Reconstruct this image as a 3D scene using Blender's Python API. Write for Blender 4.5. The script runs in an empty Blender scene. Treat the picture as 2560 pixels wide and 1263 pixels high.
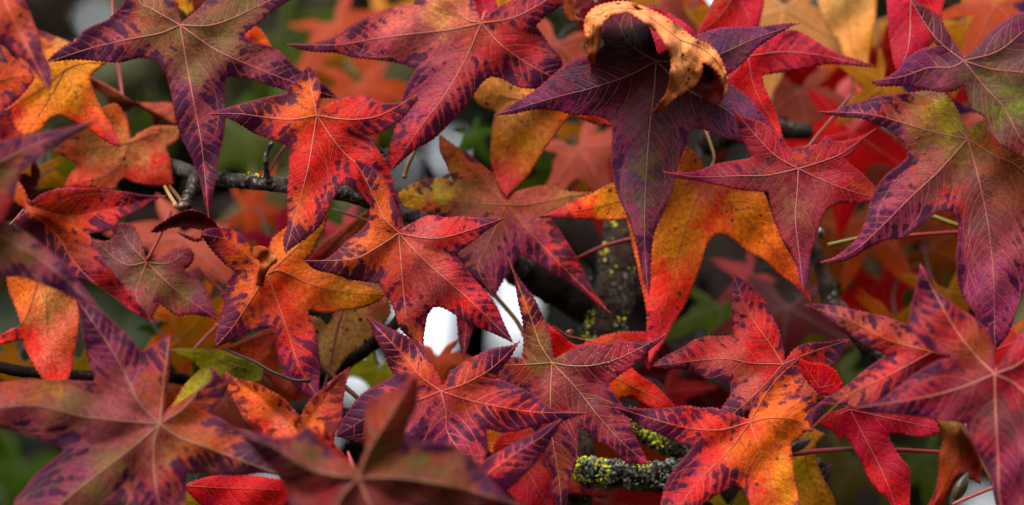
import bpy, bmesh, math, random
import numpy as np
from mathutils import Vector, Matrix
from mathutils.geometry import delaunay_2d_cdt
from mathutils import noise as mnoise

random.seed(7); rng = np.random.default_rng(7)
SC = bpy.context.scene
COL = SC.collection

# ------------------------------------------------------------------ camera
CAM_H, PITCH, DIST = 2.6, math.radians(12), 2.0
FWD = Vector((0, math.cos(PITCH), math.sin(PITCH)))
RIGHT = Vector((1, 0, 0))
UP = RIGHT.cross(FWD)
CAMLOC = Vector((0, -DIST * math.cos(PITCH), CAM_H))
W_AT_1M = 0.28                      # width of the view at one metre
cam = bpy.data.cameras.new('camera')
cam.sensor_width = 36; cam.lens = 36 / W_AT_1M
cam.clip_start = 0.05; cam.clip_end = 2000
cam.dof.use_dof = True
cam.dof.focus_distance = DIST - 0.012
cam.dof.aperture_fstop = cam.lens / 40.0
cam.dof.aperture_blades = 9
cam_o = bpy.data.objects.new('camera', cam); COL.objects.link(cam_o)
cam_o.location = CAMLOC
cam_o.rotation_euler = (math.pi / 2 + PITCH, 0, 0)
SC.camera = cam_o

# ------------------------------------------------------------------ sky, sun, exposure
SUN_EL, SUN_AZ = math.radians(52), math.radians(205)     # azimuth clockwise from +Y
world = bpy.data.worlds.new('World'); SC.world = world; world.use_nodes = True
wn, wl = world.node_tree.nodes, world.node_tree.links
wn.clear()
sky = wn.new('ShaderNodeTexSky'); sky.sky_type = 'NISHITA'; sky.sun_disc = False
sky.sun_elevation = SUN_EL; sky.sun_rotation = SUN_AZ
sky.air_density = 1.0; sky.dust_density = 6.0; sky.ozone_density = 1.0
hsv = wn.new('ShaderNodeHueSaturation'); hsv.inputs['Saturation'].default_value = 0.22
bg = wn.new('ShaderNodeBackground'); bg.inputs['Strength'].default_value = 0.15
wo = wn.new('ShaderNodeOutputWorld')
wl.new(sky.outputs[0], hsv.inputs['Color']); wl.new(hsv.outputs[0], bg.inputs['Color']); wl.new(bg.outputs[0], wo.inputs[0])
sun = bpy.data.lights.new('sun', 'SUN'); sun.energy = 0.8; sun.angle = math.radians(20); sun.color = (1, 0.98, 0.95)
sun_o = bpy.data.objects.new('sun', sun); COL.objects.link(sun_o)
sdir = Vector((math.sin(SUN_AZ) * math.cos(SUN_EL), math.cos(SUN_AZ) * math.cos(SUN_EL), math.sin(SUN_EL)))
sun_o.rotation_euler = sdir.to_track_quat('Z', 'Y').to_euler()
sun_o.location = (0, 0, 8)
SC.view_settings.view_transform = 'Standard'; SC.view_settings.look = 'None'
SC.view_settings.exposure = 2.2; SC.view_settings.gamma = 1.0
SC.cycles.use_denoising = True
SC.cycles.max_bounces = 8; SC.cycles.transparent_max_bounces = 8

# ------------------------------------------------------------------ small helpers
def lin(c):
    return tuple(((v / 255) / 12.92 if v / 255 <= 0.04045 else ((v / 255 + 0.055) / 1.055) ** 2.4) for v in c)
PAL = dict(
    olive=(112, 96, 56), khaki=(132, 108, 68), mauve=(156, 78, 86), dusk=(104, 68, 70), salmon=(204, 102, 84), coral=(212, 62, 64),
    red=(200, 36, 38), scarlet=(222, 26, 26), crimson=(178, 24, 66), magenta=(172, 28, 64), orange=(222, 118, 34), amber=(214, 138, 46),
    tan=(220, 150, 94), sand=(224, 168, 108), yellow=(212, 172, 30), lime=(178, 170, 50), green=(110, 128, 56), moss=(92, 104, 34),
    wine=(112, 30, 50), purple=(108, 36, 84), violet=(86, 48, 92), plum=(70, 26, 54), brown=(150, 82, 44), rust=(182, 82, 40),
    maroon=(84, 20, 24), dark=(52, 20, 24), pink=(214, 108, 108), redbrown=(164, 50, 52), straw=(196, 150, 92), ink=(50, 15, 46),
    blood=(92, 14, 26), bark=(70, 60, 54), leafgreen=(88, 116, 40), dry=(222, 140, 92), drypale=(234, 160, 108), rose=(226, 120, 116), gold=(206, 132, 44),
)
PALETTE_GAIN = 0.285
def glin(c):
    return tuple(v * PALETTE_GAIN for v in lin(c))
SOFT = {'tan', 'sand', 'straw', 'amber', 'gold', 'dry', 'drypale', 'salmon'}
def pal(n):
    c = np.array(lin(PAL[n])); l = c @ np.array([.3, .55, .15])
    return np.clip(l + (c - l) * (1.14 if n in SOFT else 1.25), .004, 1) * PALETTE_GAIN

def unproject(px, py, zcm):
    """point seen at picture position (px, py) whose distance is zcm nearer than the main leaf layer"""
    px, py, zcm = float(px), float(py), float(zcm)
    d = DIST - zcm / 100.0
    return CAMLOC + d * (FWD + RIGHT * ((px - 1280) / 2560 * W_AT_1M) + UP * ((631.5 - py) / 2560 * W_AT_1M))

def unproject_np(xy, zcm):
    d = (DIST - np.asarray(zcm) / 100.0)[:, None]
    f, r, u, c = (np.array(v) for v in (FWD, RIGHT, UP, CAMLOC))
    a = ((xy[:, 0] - 1280) / 2560 * W_AT_1M)[:, None]; b = ((631.5 - xy[:, 1]) / 2560 * W_AT_1M)[:, None]
    return c + d * (f + r * a + u * b)

def new_obj(name, me, mat=None, parent=None):
    o = bpy.data.objects.new(name, me); COL.objects.link(o)
    if mat is not None: me.materials.append(mat)
    if parent is not None: o.parent = parent
    return o

def mesh_from(name, verts, faces, smooth=True):
    me = bpy.data.meshes.new(name)
    me.from_pydata([tuple(v) for v in verts], [], [tuple(f) for f in faces])
    if smooth: me.polygons.foreach_set('use_smooth', [True] * len(me.polygons))
    me.update()
    return me

LABELS = set()
def tag(o, label, cat, group=None):
    o['label'] = label; o['category'] = cat
    if group: o['group'] = group
    if label in LABELS: print('DUPLICATE LABEL', label)
    LABELS.add(label)

def empty(name, loc):
    o = bpy.data.objects.new(name, None); COL.objects.link(o)
    o.empty_display_size = 0.01; o.location = loc
    return o

# ------------------------------------------------------------------ materials
def nodes_of(name):
    m = bpy.data.materials.new(name); m.use_nodes = True
    nt = m.node_tree; nt.nodes.clear()
    return m, nt.nodes, nt.links
def N(nodes, t, **kw):
    n = nodes.new(t)
    for k, v in kw.items():
        if k in n.inputs.keys() if hasattr(n.inputs, 'keys') else False: n.inputs[k].default_value = v
        else: setattr(n, k, v)
    return n
def math_node(nodes, links, op, a, b=None, c=None, clamp=False):
    n = nodes.new('ShaderNodeMath'); n.operation = op; n.use_clamp = clamp
    for i, v in enumerate((a, b, c)):
        if v is None: continue
        if isinstance(v, (int, float)): n.inputs[i].default_value = v
        else: links.new(v, n.inputs[i])
    return n.outputs[0]
def mixc(nodes, links, f, a, b, mode='MIX'):
    n = nodes.new('ShaderNodeMix'); n.data_type = 'RGBA'; n.blend_type = mode; n.clamp_factor = True
    for i, v in ((0, f), (6, a), (7, b)):
        if isinstance(v, (int, float)): n.inputs[i].default_value = v
        elif isinstance(v, tuple): n.inputs[i].default_value = (*v[:3], 1)
        else: links.new(v, n.inputs[i])
    return n.outputs[2]
def smooth(nodes, links, v, lo, hi):
    n = nodes.new('ShaderNodeMapRange'); n.interpolation_type = 'SMOOTHSTEP'
    n.inputs['From Min'].default_value = lo; n.inputs['From Max'].default_value = hi
    links.new(v, n.inputs['Value'])
    return n.outputs['Result']

def leaf_coords(nodes, links, amp=3.0):
    tc = nodes.new('ShaderNodeTexCoord'); oi = nodes.new('ShaderNodeObjectInfo')
    off = math_node(nodes, links, 'MULTIPLY', oi.outputs['Random'], amp)
    va = nodes.new('ShaderNodeVectorMath'); va.operation = 'ADD'
    links.new(tc.outputs['Object'], va.inputs[0]); links.new(off, va.inputs[1])
    return va.outputs[0]
def noise_tex(nodes, links, vec, scale, detail=3, rough=0.55, dist=0.0):
    n = nodes.new('ShaderNodeTexNoise'); n.inputs['Scale'].default_value = scale
    n.inputs['Detail'].default_value = detail; n.inputs['Roughness'].default_value = rough; n.inputs['Distortion'].default_value = dist
    links.new(vec, n.inputs['Vector'])
    return n.outputs['Fac']

def leaf_material():
    """autumn blade: pigment from the leaf, dark blotches between the side veins along the margin"""
    m, nd, lk = nodes_of('autumn_leaf_blade')
    at = {}
    for a in ('pig', 'darkc', 'edge', 'side', 'blotch', 'speck'):
        n = nd.new('ShaderNodeAttribute'); n.attribute_name = a; at[a] = n
    vec = leaf_coords(nd, lk)
    n1 = noise_tex(nd, lk, vec, 135, 4, 0.62, 0.6)
    n2 = noise_tex(nd, lk, vec, 420, 4, 0.65)
    n3 = noise_tex(nd, lk, vec, 28, 3, 0.5)
    n4 = noise_tex(nd, lk, vec, 1300, 2, 0.6)
    # blotch field
    b = math_node(nd, lk, 'MULTIPLY', at['blotch'].outputs['Fac'], 2.05)
    e = math_node(nd, lk, 'MULTIPLY', at['edge'].outputs['Fac'], -0.0135)
    s = math_node(nd, lk, 'MULTIPLY', at['side'].outputs['Fac'], 0.085)
    s = math_node(nd, lk, 'MINIMUM', s, 0.9)
    f = math_node(nd, lk, 'ADD', b, e); f = math_node(nd, lk, 'ADD', f, s)
    nn = math_node(nd, lk, 'MULTIPLY_ADD', n1, 4.2, -2.1)
    f = math_node(nd, lk, 'ADD', f, nn)
    n2c = math_node(nd, lk, 'MULTIPLY_ADD', n2, 1.8, -0.9)
    f = math_node(nd, lk, 'ADD', f, n2c)
    mask = smooth(nd, lk, f, 0.9, 1.55)
    gate = smooth(nd, lk, at['blotch'].outputs['Fac'], 0.02, 0.2)
    mask = math_node(nd, lk, 'MULTIPLY', mask, gate)
    mask = math_node(nd, lk, 'MULTIPLY', mask, 0.9)
    # mottled pigment
    g = math_node(nd, lk, 'MULTIPLY_ADD', n2, 1.5, 0.25)
    g3 = math_node(nd, lk, 'MULTIPLY_ADD', n3, 0.9, 0.55)
    g4 = math_node(nd, lk, 'MULTIPLY_ADD', n4, 1.1, 0.45)
    g = math_node(nd, lk, 'MULTIPLY', g, g3); g = math_node(nd, lk, 'MULTIPLY', g, g4)
    base = mixc(nd, lk, 1.0, at['pig'].outputs['Color'], g, 'MULTIPLY')
    # flush of redder tissue next to the blotches
    halo = smooth(nd, lk, f, 0.2, 0.95); halo = math_node(nd, lk, 'MULTIPLY', halo, gate); halo = math_node(nd, lk, 'MULTIPLY', halo, 0.3)
    red = mixc(nd, lk, 0.65, base, glin((206, 58, 50)))
    base = mixc(nd, lk, halo, base, red)
    col = mixc(nd, lk, mask, base, at['darkc'].outputs['Color'])
    lip = smooth(nd, lk, at['edge'].outputs['Fac'], 5.5, 1.0); lip = math_node(nd, lk, 'MULTIPLY', lip, 0.35)
    col = mixc(nd, lk, lip, col, glin((176, 52, 60)))
    # little brown specks
    vo = nd.new('ShaderNodeTexVoronoi'); vo.inputs['Scale'].default_value = 190; lk.new(vec, vo.inputs['Vector'])
    sp = smooth(nd, lk, vo.outputs['Distance'], 0.30, 0.14)
    pick = smooth(nd, lk, n1, 0.47, 0.56); sp = math_node(nd, lk, 'MULTIPLY', sp, pick)
    sp = math_node(nd, lk, 'MULTIPLY', sp, at['speck'].outputs['Fac'])
    col = mixc(nd, lk, sp, col, glin((74, 30, 22)))
    # fine vein net (pale)
    v2 = nd.new('ShaderNodeTexVoronoi'); v2.feature = 'DISTANCE_TO_EDGE'; v2.inputs['Scale'].default_value = 330; lk.new(vec, v2.inputs['Vector'])
    net = smooth(nd, lk, v2.outputs['Distance'], 0.09, 0.02)
    netc = math_node(nd, lk, 'MULTIPLY_ADD', net, 0.28, 0.94)
    col = mixc(nd, lk, 1.0, col, netc, 'MULTIPLY')
    # relief
    h = math_node(nd, lk, 'MULTIPLY', at['side'].outputs['Fac'], 0.05); h = math_node(nd, lk, 'MINIMUM', h, 0.6)
    h = math_node(nd, lk, 'ADD', h, math_node(nd, lk, 'MULTIPLY', n2, 0.8)); h = math_node(nd, lk, 'ADD', h, math_node(nd, lk, 'MULTIPLY', net, -0.15))
    bp = nd.new('ShaderNodeBump'); bp.inputs['Strength'].default_value = 0.42; bp.inputs['Distance'].default_value = 0.0014
    lk.new(h, bp.inputs['Height'])
    p = nd.new('ShaderNodeBsdfPrincipled')
    lk.new(col, p.inputs['Base Color']); lk.new(bp.outputs[0], p.inputs['Normal'])
    rr = math_node(nd, lk, 'MULTIPLY_ADD', n1, 0.25, 0.38); lk.new(rr, p.inputs['Roughness'])
    p.inputs['Specular IOR Level'].default_value = 0.04
    tr = nd.new('ShaderNodeBsdfTranslucent'); lk.new(col, tr.inputs['Color'])
    mx = nd.new('ShaderNodeMixShader'); mx.inputs[0].default_value = 0.16
    lk.new(p.outputs[0], mx.inputs[1]); lk.new(tr.outputs[0], mx.inputs[2])
    out = nd.new('ShaderNodeOutputMaterial'); lk.new(mx.outputs[0], out.inputs[0])
    return m
MAT_LEAF = leaf_material()

def plain_leaf_material():
    """leaf of the layers behind: colour comes from the object"""
    m, nd, lk = nodes_of('rear_leaf_blade')
    oi = nd.new('ShaderNodeObjectInfo'); vec = leaf_coords(nd, lk)
    n1 = noise_tex(nd, lk, vec, 30, 4); n2 = noise_tex(nd, lk, vec, 160, 3)
    g = math_node(nd, lk, 'MULTIPLY_ADD', n1, 1.2, 0.4)
    g = math_node(nd, lk, 'MULTIPLY', g, math_node(nd, lk, 'MULTIPLY_ADD', n2, 0.6, 0.7))
    col = mixc(nd, lk, 1.0, oi.outputs['Color'], g, 'MULTIPLY')
    bl = smooth(nd, lk, n1, 0.58, 0.68)
    col = mixc(nd, lk, math_node(nd, lk, 'MULTIPLY', bl, 0.35), col, glin((90, 34, 30)))
    p = nd.new('ShaderNodeBsdfPrincipled'); lk.new(col, p.inputs['Base Color']); p.inputs['Roughness'].default_value = 0.5
    p.inputs['Specular IOR Level'].default_value = 0.04
    tr = nd.new('ShaderNodeBsdfTranslucent'); lk.new(col, tr.inputs['Color'])
    mx = nd.new('ShaderNodeMixShader'); mx.inputs[0].default_value = 0.25
    lk.new(p.outputs[0], mx.inputs[1]); lk.new(tr.outputs[0], mx.inputs[2])
    out = nd.new('ShaderNodeOutputMaterial'); lk.new(mx.outputs[0], out.inputs[0])
    return m
MAT_REAR = plain_leaf_material()

def simple_mat(name, rgb, rough=0.5, vary=0.35, scale=120, spec=0.12, bump=0.0, rgb2=None):
    m, nd, lk = nodes_of(name)
    vec = leaf_coords(nd, lk)
    n = noise_tex(nd, lk, vec, scale, 4)
    g = math_node(nd, lk, 'MULTIPLY_ADD', n, 2 * vary, 1 - vary)
    if rgb2 is not None:
        col = mixc(nd, lk, smooth(nd, lk, n, 0.4, 0.62), glin(rgb), glin(rgb2))
        col = mixc(nd, lk, 1.0, col, g, 'MULTIPLY')
    else:
        col = mixc(nd, lk, 1.0, glin(rgb), g, 'MULTIPLY')
    p = nd.new('ShaderNodeBsdfPrincipled'); lk.new(col, p.inputs['Base Color'])
    p.inputs['Roughness'].default_value = rough; p.inputs['Specular IOR Level'].default_value = spec
    if bump:
        bp = nd.new('ShaderNodeBump'); bp.inputs['Strength'].default_value = bump; bp.inputs['Distance'].default_value = 0.002
        lk.new(n, bp.inputs['Height']); lk.new(bp.outputs[0], p.inputs['Normal'])
    out = nd.new('ShaderNodeOutputMaterial'); lk.new(p.outputs[0], out.inputs[0])
    return m
VEIN_MATS = dict(
    pink=simple_mat('vein_pink', (210, 116, 100), 0.5, 0.15), cream=simple_mat('vein_cream', (206, 142, 96), 0.5, 0.15),
    red=simple_mat('vein_red', (196, 62, 66), 0.5, 0.15), coral=simple_mat('vein_coral', (228, 104, 80), 0.5, 0.15),
    dull=simple_mat('vein_dull', (160, 100, 76), 0.5, 0.15), brown=simple_mat('vein_brown', (120, 58, 34), 0.6, 0.15),
    orange=simple_mat('vein_orange', (214, 112, 60), 0.5, 0.15), dark=simple_mat('vein_dark', (112, 40, 40), 0.6, 0.15),
)
NET_MATS = {k: simple_mat('vein_net_' + k, c, 0.5, 0.2) for k, c in dict(pink=(196, 108, 84), cream=(196, 138, 84), red=(170, 50, 52), coral=(226, 92, 66),
    dull=(150, 98, 72), brown=(112, 54, 32), orange=(206, 104, 52), dark=(90, 32, 32)).items()}
STALK_MATS = dict(
    pink=simple_mat('stalk_pink', (204, 96, 92), 0.45, 0.2), red=simple_mat('stalk_red', (160, 40, 44), 0.45, 0.25),
    tan=simple_mat('stalk_tan', (196, 142, 84), 0.5, 0.2), ochre=simple_mat('stalk_ochre', (160, 106, 40), 0.5, 0.25),
    olive=simple_mat('stalk_olive', (142, 124, 44), 0.5, 0.2), dark=simple_mat('stalk_dark', (52, 30, 26), 0.6, 0.25),
    brown=simple_mat('stalk_brown', (122, 74, 50), 0.6, 0.3),
)

# ------------------------------------------------------------------ leaf geometry
def spline_outline(pts, step=3.6, closed=True):
    """smooth closed curve through the points; a third element 1 marks a sharp corner"""
    P = [np.array(p[:2], float) for p in pts]; S = [len(p) > 2 and p[2] == 1 for p in pts]; n = len(P)
    out, corner = [], []
    for i in range(n):
        a, b = P[i], P[(i + 1) % n]
        t0 = (b - P[i - 1]) * 0.5 if not S[i] else (b - a) * 0.9
        t1 = (P[(i + 2) % n] - a) * 0.5 if not S[(i + 1) % n] else (b - a) * 0.9
        L = np.linalg.norm(b - a)
        for t in (t0, t1):
            l = np.linalg.norm(t)
            if l > L * 1.2: t *= L * 1.2 / l
        k = max(1, int(L / step))
        for j in range(k):
            t = j / k
            h = (2*t**3-3*t*t+1)*a + (t**3-2*t*t+t)*t0 + (-2*t**3+3*t*t)*b + (t**3-t*t)*t1
            out.append(h); corner.append(S[i] and j == 0)
    return np.array(out), np.array(corner)

def spline_line(pts, step=6.0):
    P = [np.array(p, float) for p in pts]; out = []
    for i in range(len(P) - 1):
        a, b = P[i], P[i+1]
        t0 = (b - P[i-1]) * .5 if i > 0 else (b - a); t1 = (P[i+2] - a) * .5 if i + 2 < len(P) else (b - a)
        k = max(2, int(np.linalg.norm(b - a) / step))
        for j in range(k):
            t = j / k
            out.append((2*t**3-3*t*t+1)*a + (t**3-2*t*t+t)*t0 + (-2*t**3+3*t*t)*b + (t**3-t*t)*t1)
    out.append(P[-1])
    return np.array(out)

def in_poly(pts, poly, chunk=600):
    x0, y0 = poly[:, 0], poly[:, 1]; x1, y1 = np.roll(x0, -1), np.roll(y0, -1)
    dy = np.where(y1 == y0, 1e-9, y1 - y0); k = (x1 - x0) / dy; out = np.empty(len(pts), bool)
    for i in range(0, len(pts), chunk):
        x = pts[i:i+chunk, 0:1]; y = pts[i:i+chunk, 1:2]
        out[i:i+chunk] = ((((y0 > y) != (y1 > y)) & (x < k * (y - y0) + x0)).sum(1) % 2).astype(bool)
    return out

def seg_dist(pts, A, B, chunk=800):
    """distance from each point to the nearest of the segments A-B"""
    out = np.empty(len(pts)); D = B - A; LL = (D * D).sum(1) + 1e-9
    for i in range(0, len(pts), chunk):
        px = pts[i:i+chunk, 0:1] - A[:, 0]; py = pts[i:i+chunk, 1:2] - A[:, 1]
        t = np.clip((px * D[:, 0] + py * D[:, 1]) / LL, 0, 1)
        px -= t * D[:, 0]; py -= t * D[:, 1]
        out[i:i+chunk] = np.sqrt((px * px + py * py).min(1))
    return out

def idw(pts, ctrl, vals, power=3.0, soft=12.0):
    ctrl = np.array(ctrl, float); vals = np.array(vals, float)
    d = np.sqrt(((pts[:, None, :] - ctrl[None]) ** 2).sum(2)) + soft
    w = d ** -power; w /= w.sum(1, keepdims=True)
    return w @ vals

def ribbon(lines, widths, depth_fn, lift, origin):
    """ribs along lines (px); three points across, the middle one raised"""
    V, F = [], []
    for ln, (w0, w1) in zip(lines, widths):
        n = len(ln)
        if n < 2: continue
        tan = np.gradient(ln, axis=0); tan /= np.linalg.norm(tan, axis=1, keepdims=True) + 1e-9
        nor = np.stack([-tan[:, 1], tan[:, 0]], 1)
        t = np.linspace(0, 1, n); w = (w0 + (w1 - w0) * t)[:, None] * 0.5
        z = depth_fn(ln)
        for side, up in ((-1, lift * 0.25), (0, lift), (1, lift * 0.25)):
            V.append((unproject_np(ln + nor * w * side, z + up * (0.5 + 0.5 * (1 - t))), n))
        base = sum(v[1] for v in V[:-3])
        for j in range(n - 1):
            for k in (0, 1):
                a = base + k * n + j; b = base + (k + 1) * n + j
                F.append((a, b, b + 1, a + 1))
    if not V: return None
    return np.concatenate([v[0] for v in V]) - origin, F

def tube_mesh(pts, radii, seg=8, rough=0.0, freq=60, cap=True):
    """tapered tube through 3-D points"""
    P = [Vector(p) for p in pts]; V, F = [], []
    ref = Vector((0.13, 0.31, 0.94))
    for i, p in enumerate(P):
        t = (P[min(i+1, len(P)-1)] - P[max(i-1, 0)]).normalized()
        a = t.cross(ref).normalized(); b = t.cross(a)
        for k in range(seg):
            an = 2 * math.pi * k / seg
            d = a * math.cos(an) + b * math.sin(an)
            q = p + d * float(radii[i])
            if rough:
                q = p + d * float(radii[i]) * (1 + rough * mnoise.noise(q * freq) + rough * 0.6 * mnoise.noise(q * freq * 2.7) + rough * .4 * mnoise.noise(q * freq * 6.1))
            V.append(q)
    for i in range(len(P) - 1):
        for k in range(seg):
            k2 = (k + 1) % seg
            F.append((i*seg+k, i*seg+k2, (i+1)*seg+k2, (i+1)*seg+k))
    if cap:
        F.append(tuple(range(seg))[::-1]); F.append(tuple((len(P)-1)*seg + k for k in range(seg)))
    return V, F

def line3(ctrl, n):
    """resample control points (x, y, z, r) smoothly"""
    c = np.array(ctrl, float); s = np.concatenate([[0], np.cumsum(np.linalg.norm(np.diff(c[:, :2], axis=0), axis=1) + 1e-6)]); s /= s[-1]
    t = np.linspace(0, 1, n); out = np.stack([np.interp(t, s, c[:, k]) for k in range(c.shape[1])], 1)
    for _ in range(max(1, n // 14)):
        o2 = out.copy(); o2[1:-1] = (out[:-2] + 2 * out[1:-1] + out[2:]) / 4; out = o2
    return out

PX = W_AT_1M * DIST / 2560                       # metres per picture step in the main layer

def stalk_points(x, y, z, dx, dy, dz, length=260):
    k = np.linspace(0, 1, 9)
    return [(x + dx * length * t + 14 * math.sin(t * 3 + x), y + dy * length * t + 10 * math.sin(t * 4 + y), z - 0.12 - dz * (t ** 0.8)) for t in k]

LEAVES = []
def leaf(label, z, centre, outline, veins, spots, blotch=0.0, dark='ink', rim=None, rimw=14, rimk=0.7, tilt=(0.0, 0.16), fold=0.02, tz=None, dz=None,
         vein='pink', vw=(6.5, 2.2), side=True, speck=0.0, stalk=None, stalk_mat='pink', grid=7.0, serr=2.7, curlk=1.7, wave=0.25, thick=0.0004,
         name='sweetgum_leaf', group=None, sidew=2.4, gain=1.0, crinkle=0.0, base=None, cat='leaf'):
    seed = len(LEAVES); R = np.random.default_rng(100 + seed)
    cx, cy = centre
    O, corner = spline_outline(outline)
    # saw-toothed margin
    if serr:
        d = np.roll(O, -1, 0) - np.roll(O, 1, 0); nrm = np.stack([d[:, 1], -d[:, 0]], 1); nrm /= np.linalg.norm(nrm, axis=1, keepdims=True) + 1e-9
        area = 0.5 * np.sum(O[:, 0] * np.roll(O[:, 1], -1) - np.roll(O[:, 0], -1) * O[:, 1])
        if area < 0: nrm = -nrm
        saw = np.array([-.45, .1, .6])[np.arange(len(O)) % 3] * serr * (0.6 + 0.8 * R.random(len(O)))
        saw += np.interp(np.arange(len(O)), np.arange(0, len(O) + 12, 12), R.normal(0, 1.3, len(np.arange(0, len(O) + 12, 12))))
        saw[corner] = 0
        O = O + nrm * saw[:, None]
    VL = [spline_line([(cx, cy)] + [p for p in v if abs(p[0]-cx) + abs(p[1]-cy) > 6]) for v in veins]
    vA = np.concatenate([v[:-1] for v in VL]) if VL else np.array([[cx, cy]]); vB = np.concatenate([v[1:] for v in VL]) if VL else np.array([[cx + 1, cy]])
    # depth field (cm, towards the viewer)
    tzs = []
    for i, v in enumerate(VL):
        tzs.append(tz[i] if tz is not None else R.uniform(-1.1, 0.3))
    vp, vz = [], []
    for v, t_ in zip(VL, tzs):
        s = np.linspace(0, 1, len(v))
        vp.append(v[::3]); vz.append((t_ * s ** curlk)[::3])
    vp = np.concatenate(vp) if vp else np.array([[cx, cy]]); vz = np.concatenate(vz) if vz else np.array([0.0])
    ph = R.uniform(0, 6, 4)
    def depth(q):
        q = np.asarray(q, float)
        D = np.sqrt(((q[:, None, :] - vp[None]) ** 2).sum(2)) + 8
        w = D ** -3.0; w /= w.sum(1, keepdims=True)
        zz = w @ vz
        vd = seg_dist(q, vA, vB)
        zz = zz - fold * np.minimum(vd, 60) * 0.22
        zz = zz + (tilt[0] * (q[:, 0] - cx) + tilt[1] * (q[:, 1] - cy)) * PX * 100
        zz = zz + wave * (np.sin(q[:, 0] / 37 + ph[0]) * np.sin(q[:, 1] / 43 + ph[1]) * .6 + .4 * np.sin((q[:, 0] + q[:, 1]) / 23 + ph[2]))
        if crinkle: zz = zz + crinkle * (np.sin(q[:, 0] / 6.1 + ph[3]) * np.sin(q[:, 1] / 7.3 + ph[1]) + .6 * np.sin((q[:, 0] - q[:, 1]) / 10.5) * np.sin((q[:, 0] + q[:, 1]) / 14))
        if dz is not None:
            c = np.array(dz, float); zz = zz + idw(q, c[:, :2], c[:, 2:3], 2.6, 6)[:, 0]
        return z + zz
    # side veins
    SL, SW = [], []; Oc = O[::3]
    if side and VL:
        for vi, v in enumerate(VL):
            L = np.linalg.norm(np.diff(v, axis=0), axis=1).sum()
            others = [VL[j] for j in range(len(VL)) if j != vi]
            oA = np.concatenate([o[:-1] for o in others]) if others else None; oB = np.concatenate([o[1:] for o in others]) if others else None
            cum = np.concatenate([[0], np.cumsum(np.linalg.norm(np.diff(v, axis=0), axis=1))])
            for sgn in (-1, 1):
                s = L * 0.13 + R.uniform(0, 14)
                while s < L * 0.93:
                    i = min(len(v) - 2, int(np.searchsorted(cum, s)))
                    p = v[i].copy(); t = v[i+1] - v[i]; t /= np.linalg.norm(t) + 1e-9
                    ang = math.atan2(t[1], t[0]) + sgn * math.radians(R.uniform(46, 62)); ln = [p.copy()]
                    for _ in range(46):
                        p = p + 5.5 * np.array([math.cos(ang), math.sin(ang)]); ang -= sgn * math.radians(1.9 + R.uniform(-1.2, 1.2))
                        ln.append(p.copy())
                    ln = np.array(ln)
                    ok = in_poly(ln, Oc)
                    if oA is not None:
                        ok &= seg_dist(ln, oA, oB) > np.minimum(seg_dist(ln, v[:-1], v[1:]) * 1.0, 60)
                    ok[0] = True
                    k = len(ok) if ok.all() else int(np.argmin(ok))
                    if k > 4: SL.append(ln[:k]); SW.append((sidew * .5, 0.4))
                    s += R.uniform(20, 34)
    # triangulation
    lo, hi = O.min(0), O.max(0)
    gx, gy = np.meshgrid(np.arange(lo[0], hi[0], grid), np.arange(lo[1], hi[1], grid * 0.87))
    gx[1::2] += grid / 2
    G = np.stack([gx.ravel(), gy.ravel()], 1) + R.normal(0, grid * .05, (gx.size, 2))
    G = G[in_poly(G, O)]
    oB_ = np.roll(O, -1, 0)
    G = G[seg_dist(G, O, oB_) > grid * 0.55]
    nO = len(O)
    vin = [tuple(p) for p in O] + [tuple(p) for p in G]
    res = delaunay_2d_cdt([Vector(p) for p in vin], [(i, (i + 1) % nO) for i in range(nO)], [], 2, 1e-4)
    xy = np.array([(p.x, p.y) for p in res[0]]); tris = np.array([f for f in res[2] if len(f) == 3])
    cen = xy[tris].mean(1); keep = in_poly(cen, O); tris = tris[keep]
    # orient towards the camera
    a, b, c = xy[tris[:, 0]], xy[tris[:, 1]], xy[tris[:, 2]]
    cr = (b[:, 0]-a[:, 0])*(c[:, 1]-a[:, 1]) - (b[:, 1]-a[:, 1])*(c[:, 0]-a[:, 0])
    tris[cr > 0] = tris[cr > 0][:, ::-1]
    zz = depth(xy)
    if base is None: base = (cx, cy)
    origin = np.array(unproject_np(np.array([base], float), depth(np.array([base], float)))[0])
    P = unproject_np(xy, zz) - origin
    root = empty(name, Vector(origin))
    tag(root, label, cat, group)
    me = mesh_from('blade', P, tris)
    edge = seg_dist(xy, O, oB_)
    sd = seg_dist(xy, np.concatenate([l[:-1] for l in SL] + [vA]), np.concatenate([l[1:] for l in SL] + [vB])) if SL else np.full(len(xy), 8.0)
    sp = [(s[0], s[1]) for s in spots]
    jit = np.array([[mnoise.noise(Vector((x_ / 34 + seed * 7, y_ / 34, 0))) + .6 * mnoise.noise(Vector((x_ / 13 + seed * 7, y_ / 13, 3))), mnoise.noise(Vector((x_ / 34, y_ / 34 + seed * 5, 9))) + .6 * mnoise.noise(Vector((x_ / 13, y_ / 13 + seed * 5, 6)))] for x_, y_ in xy])
    colr = idw(xy + jit * 42, sp, [pal(s[2]) for s in spots], 2.6, 16)
    colr = colr * gain
    bl = idw(xy, sp, [[s[3] if len(s) > 3 else blotch] for s in spots], 3.0, 14)[:, 0]
    if rim:
        k = (rimk * .6 * np.exp(-edge / rimw))[:, None]; colr = colr * (1 - k) + pal(rim) * gain * k
    def put(nm, arr, typ):
        at = me.attributes.new(nm, typ, 'POINT')
        if typ == 'FLOAT': at.data.foreach_set('value', np.asarray(arr, np.float32))
        else: at.data.foreach_set('color', np.concatenate([arr, np.ones((len(arr), 1))], 1).astype(np.float32).ravel())
    put('pig', colr, 'FLOAT_COLOR'); put('darkc', np.tile(pal(dark), (len(xy), 1)), 'FLOAT_COLOR')
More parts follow.
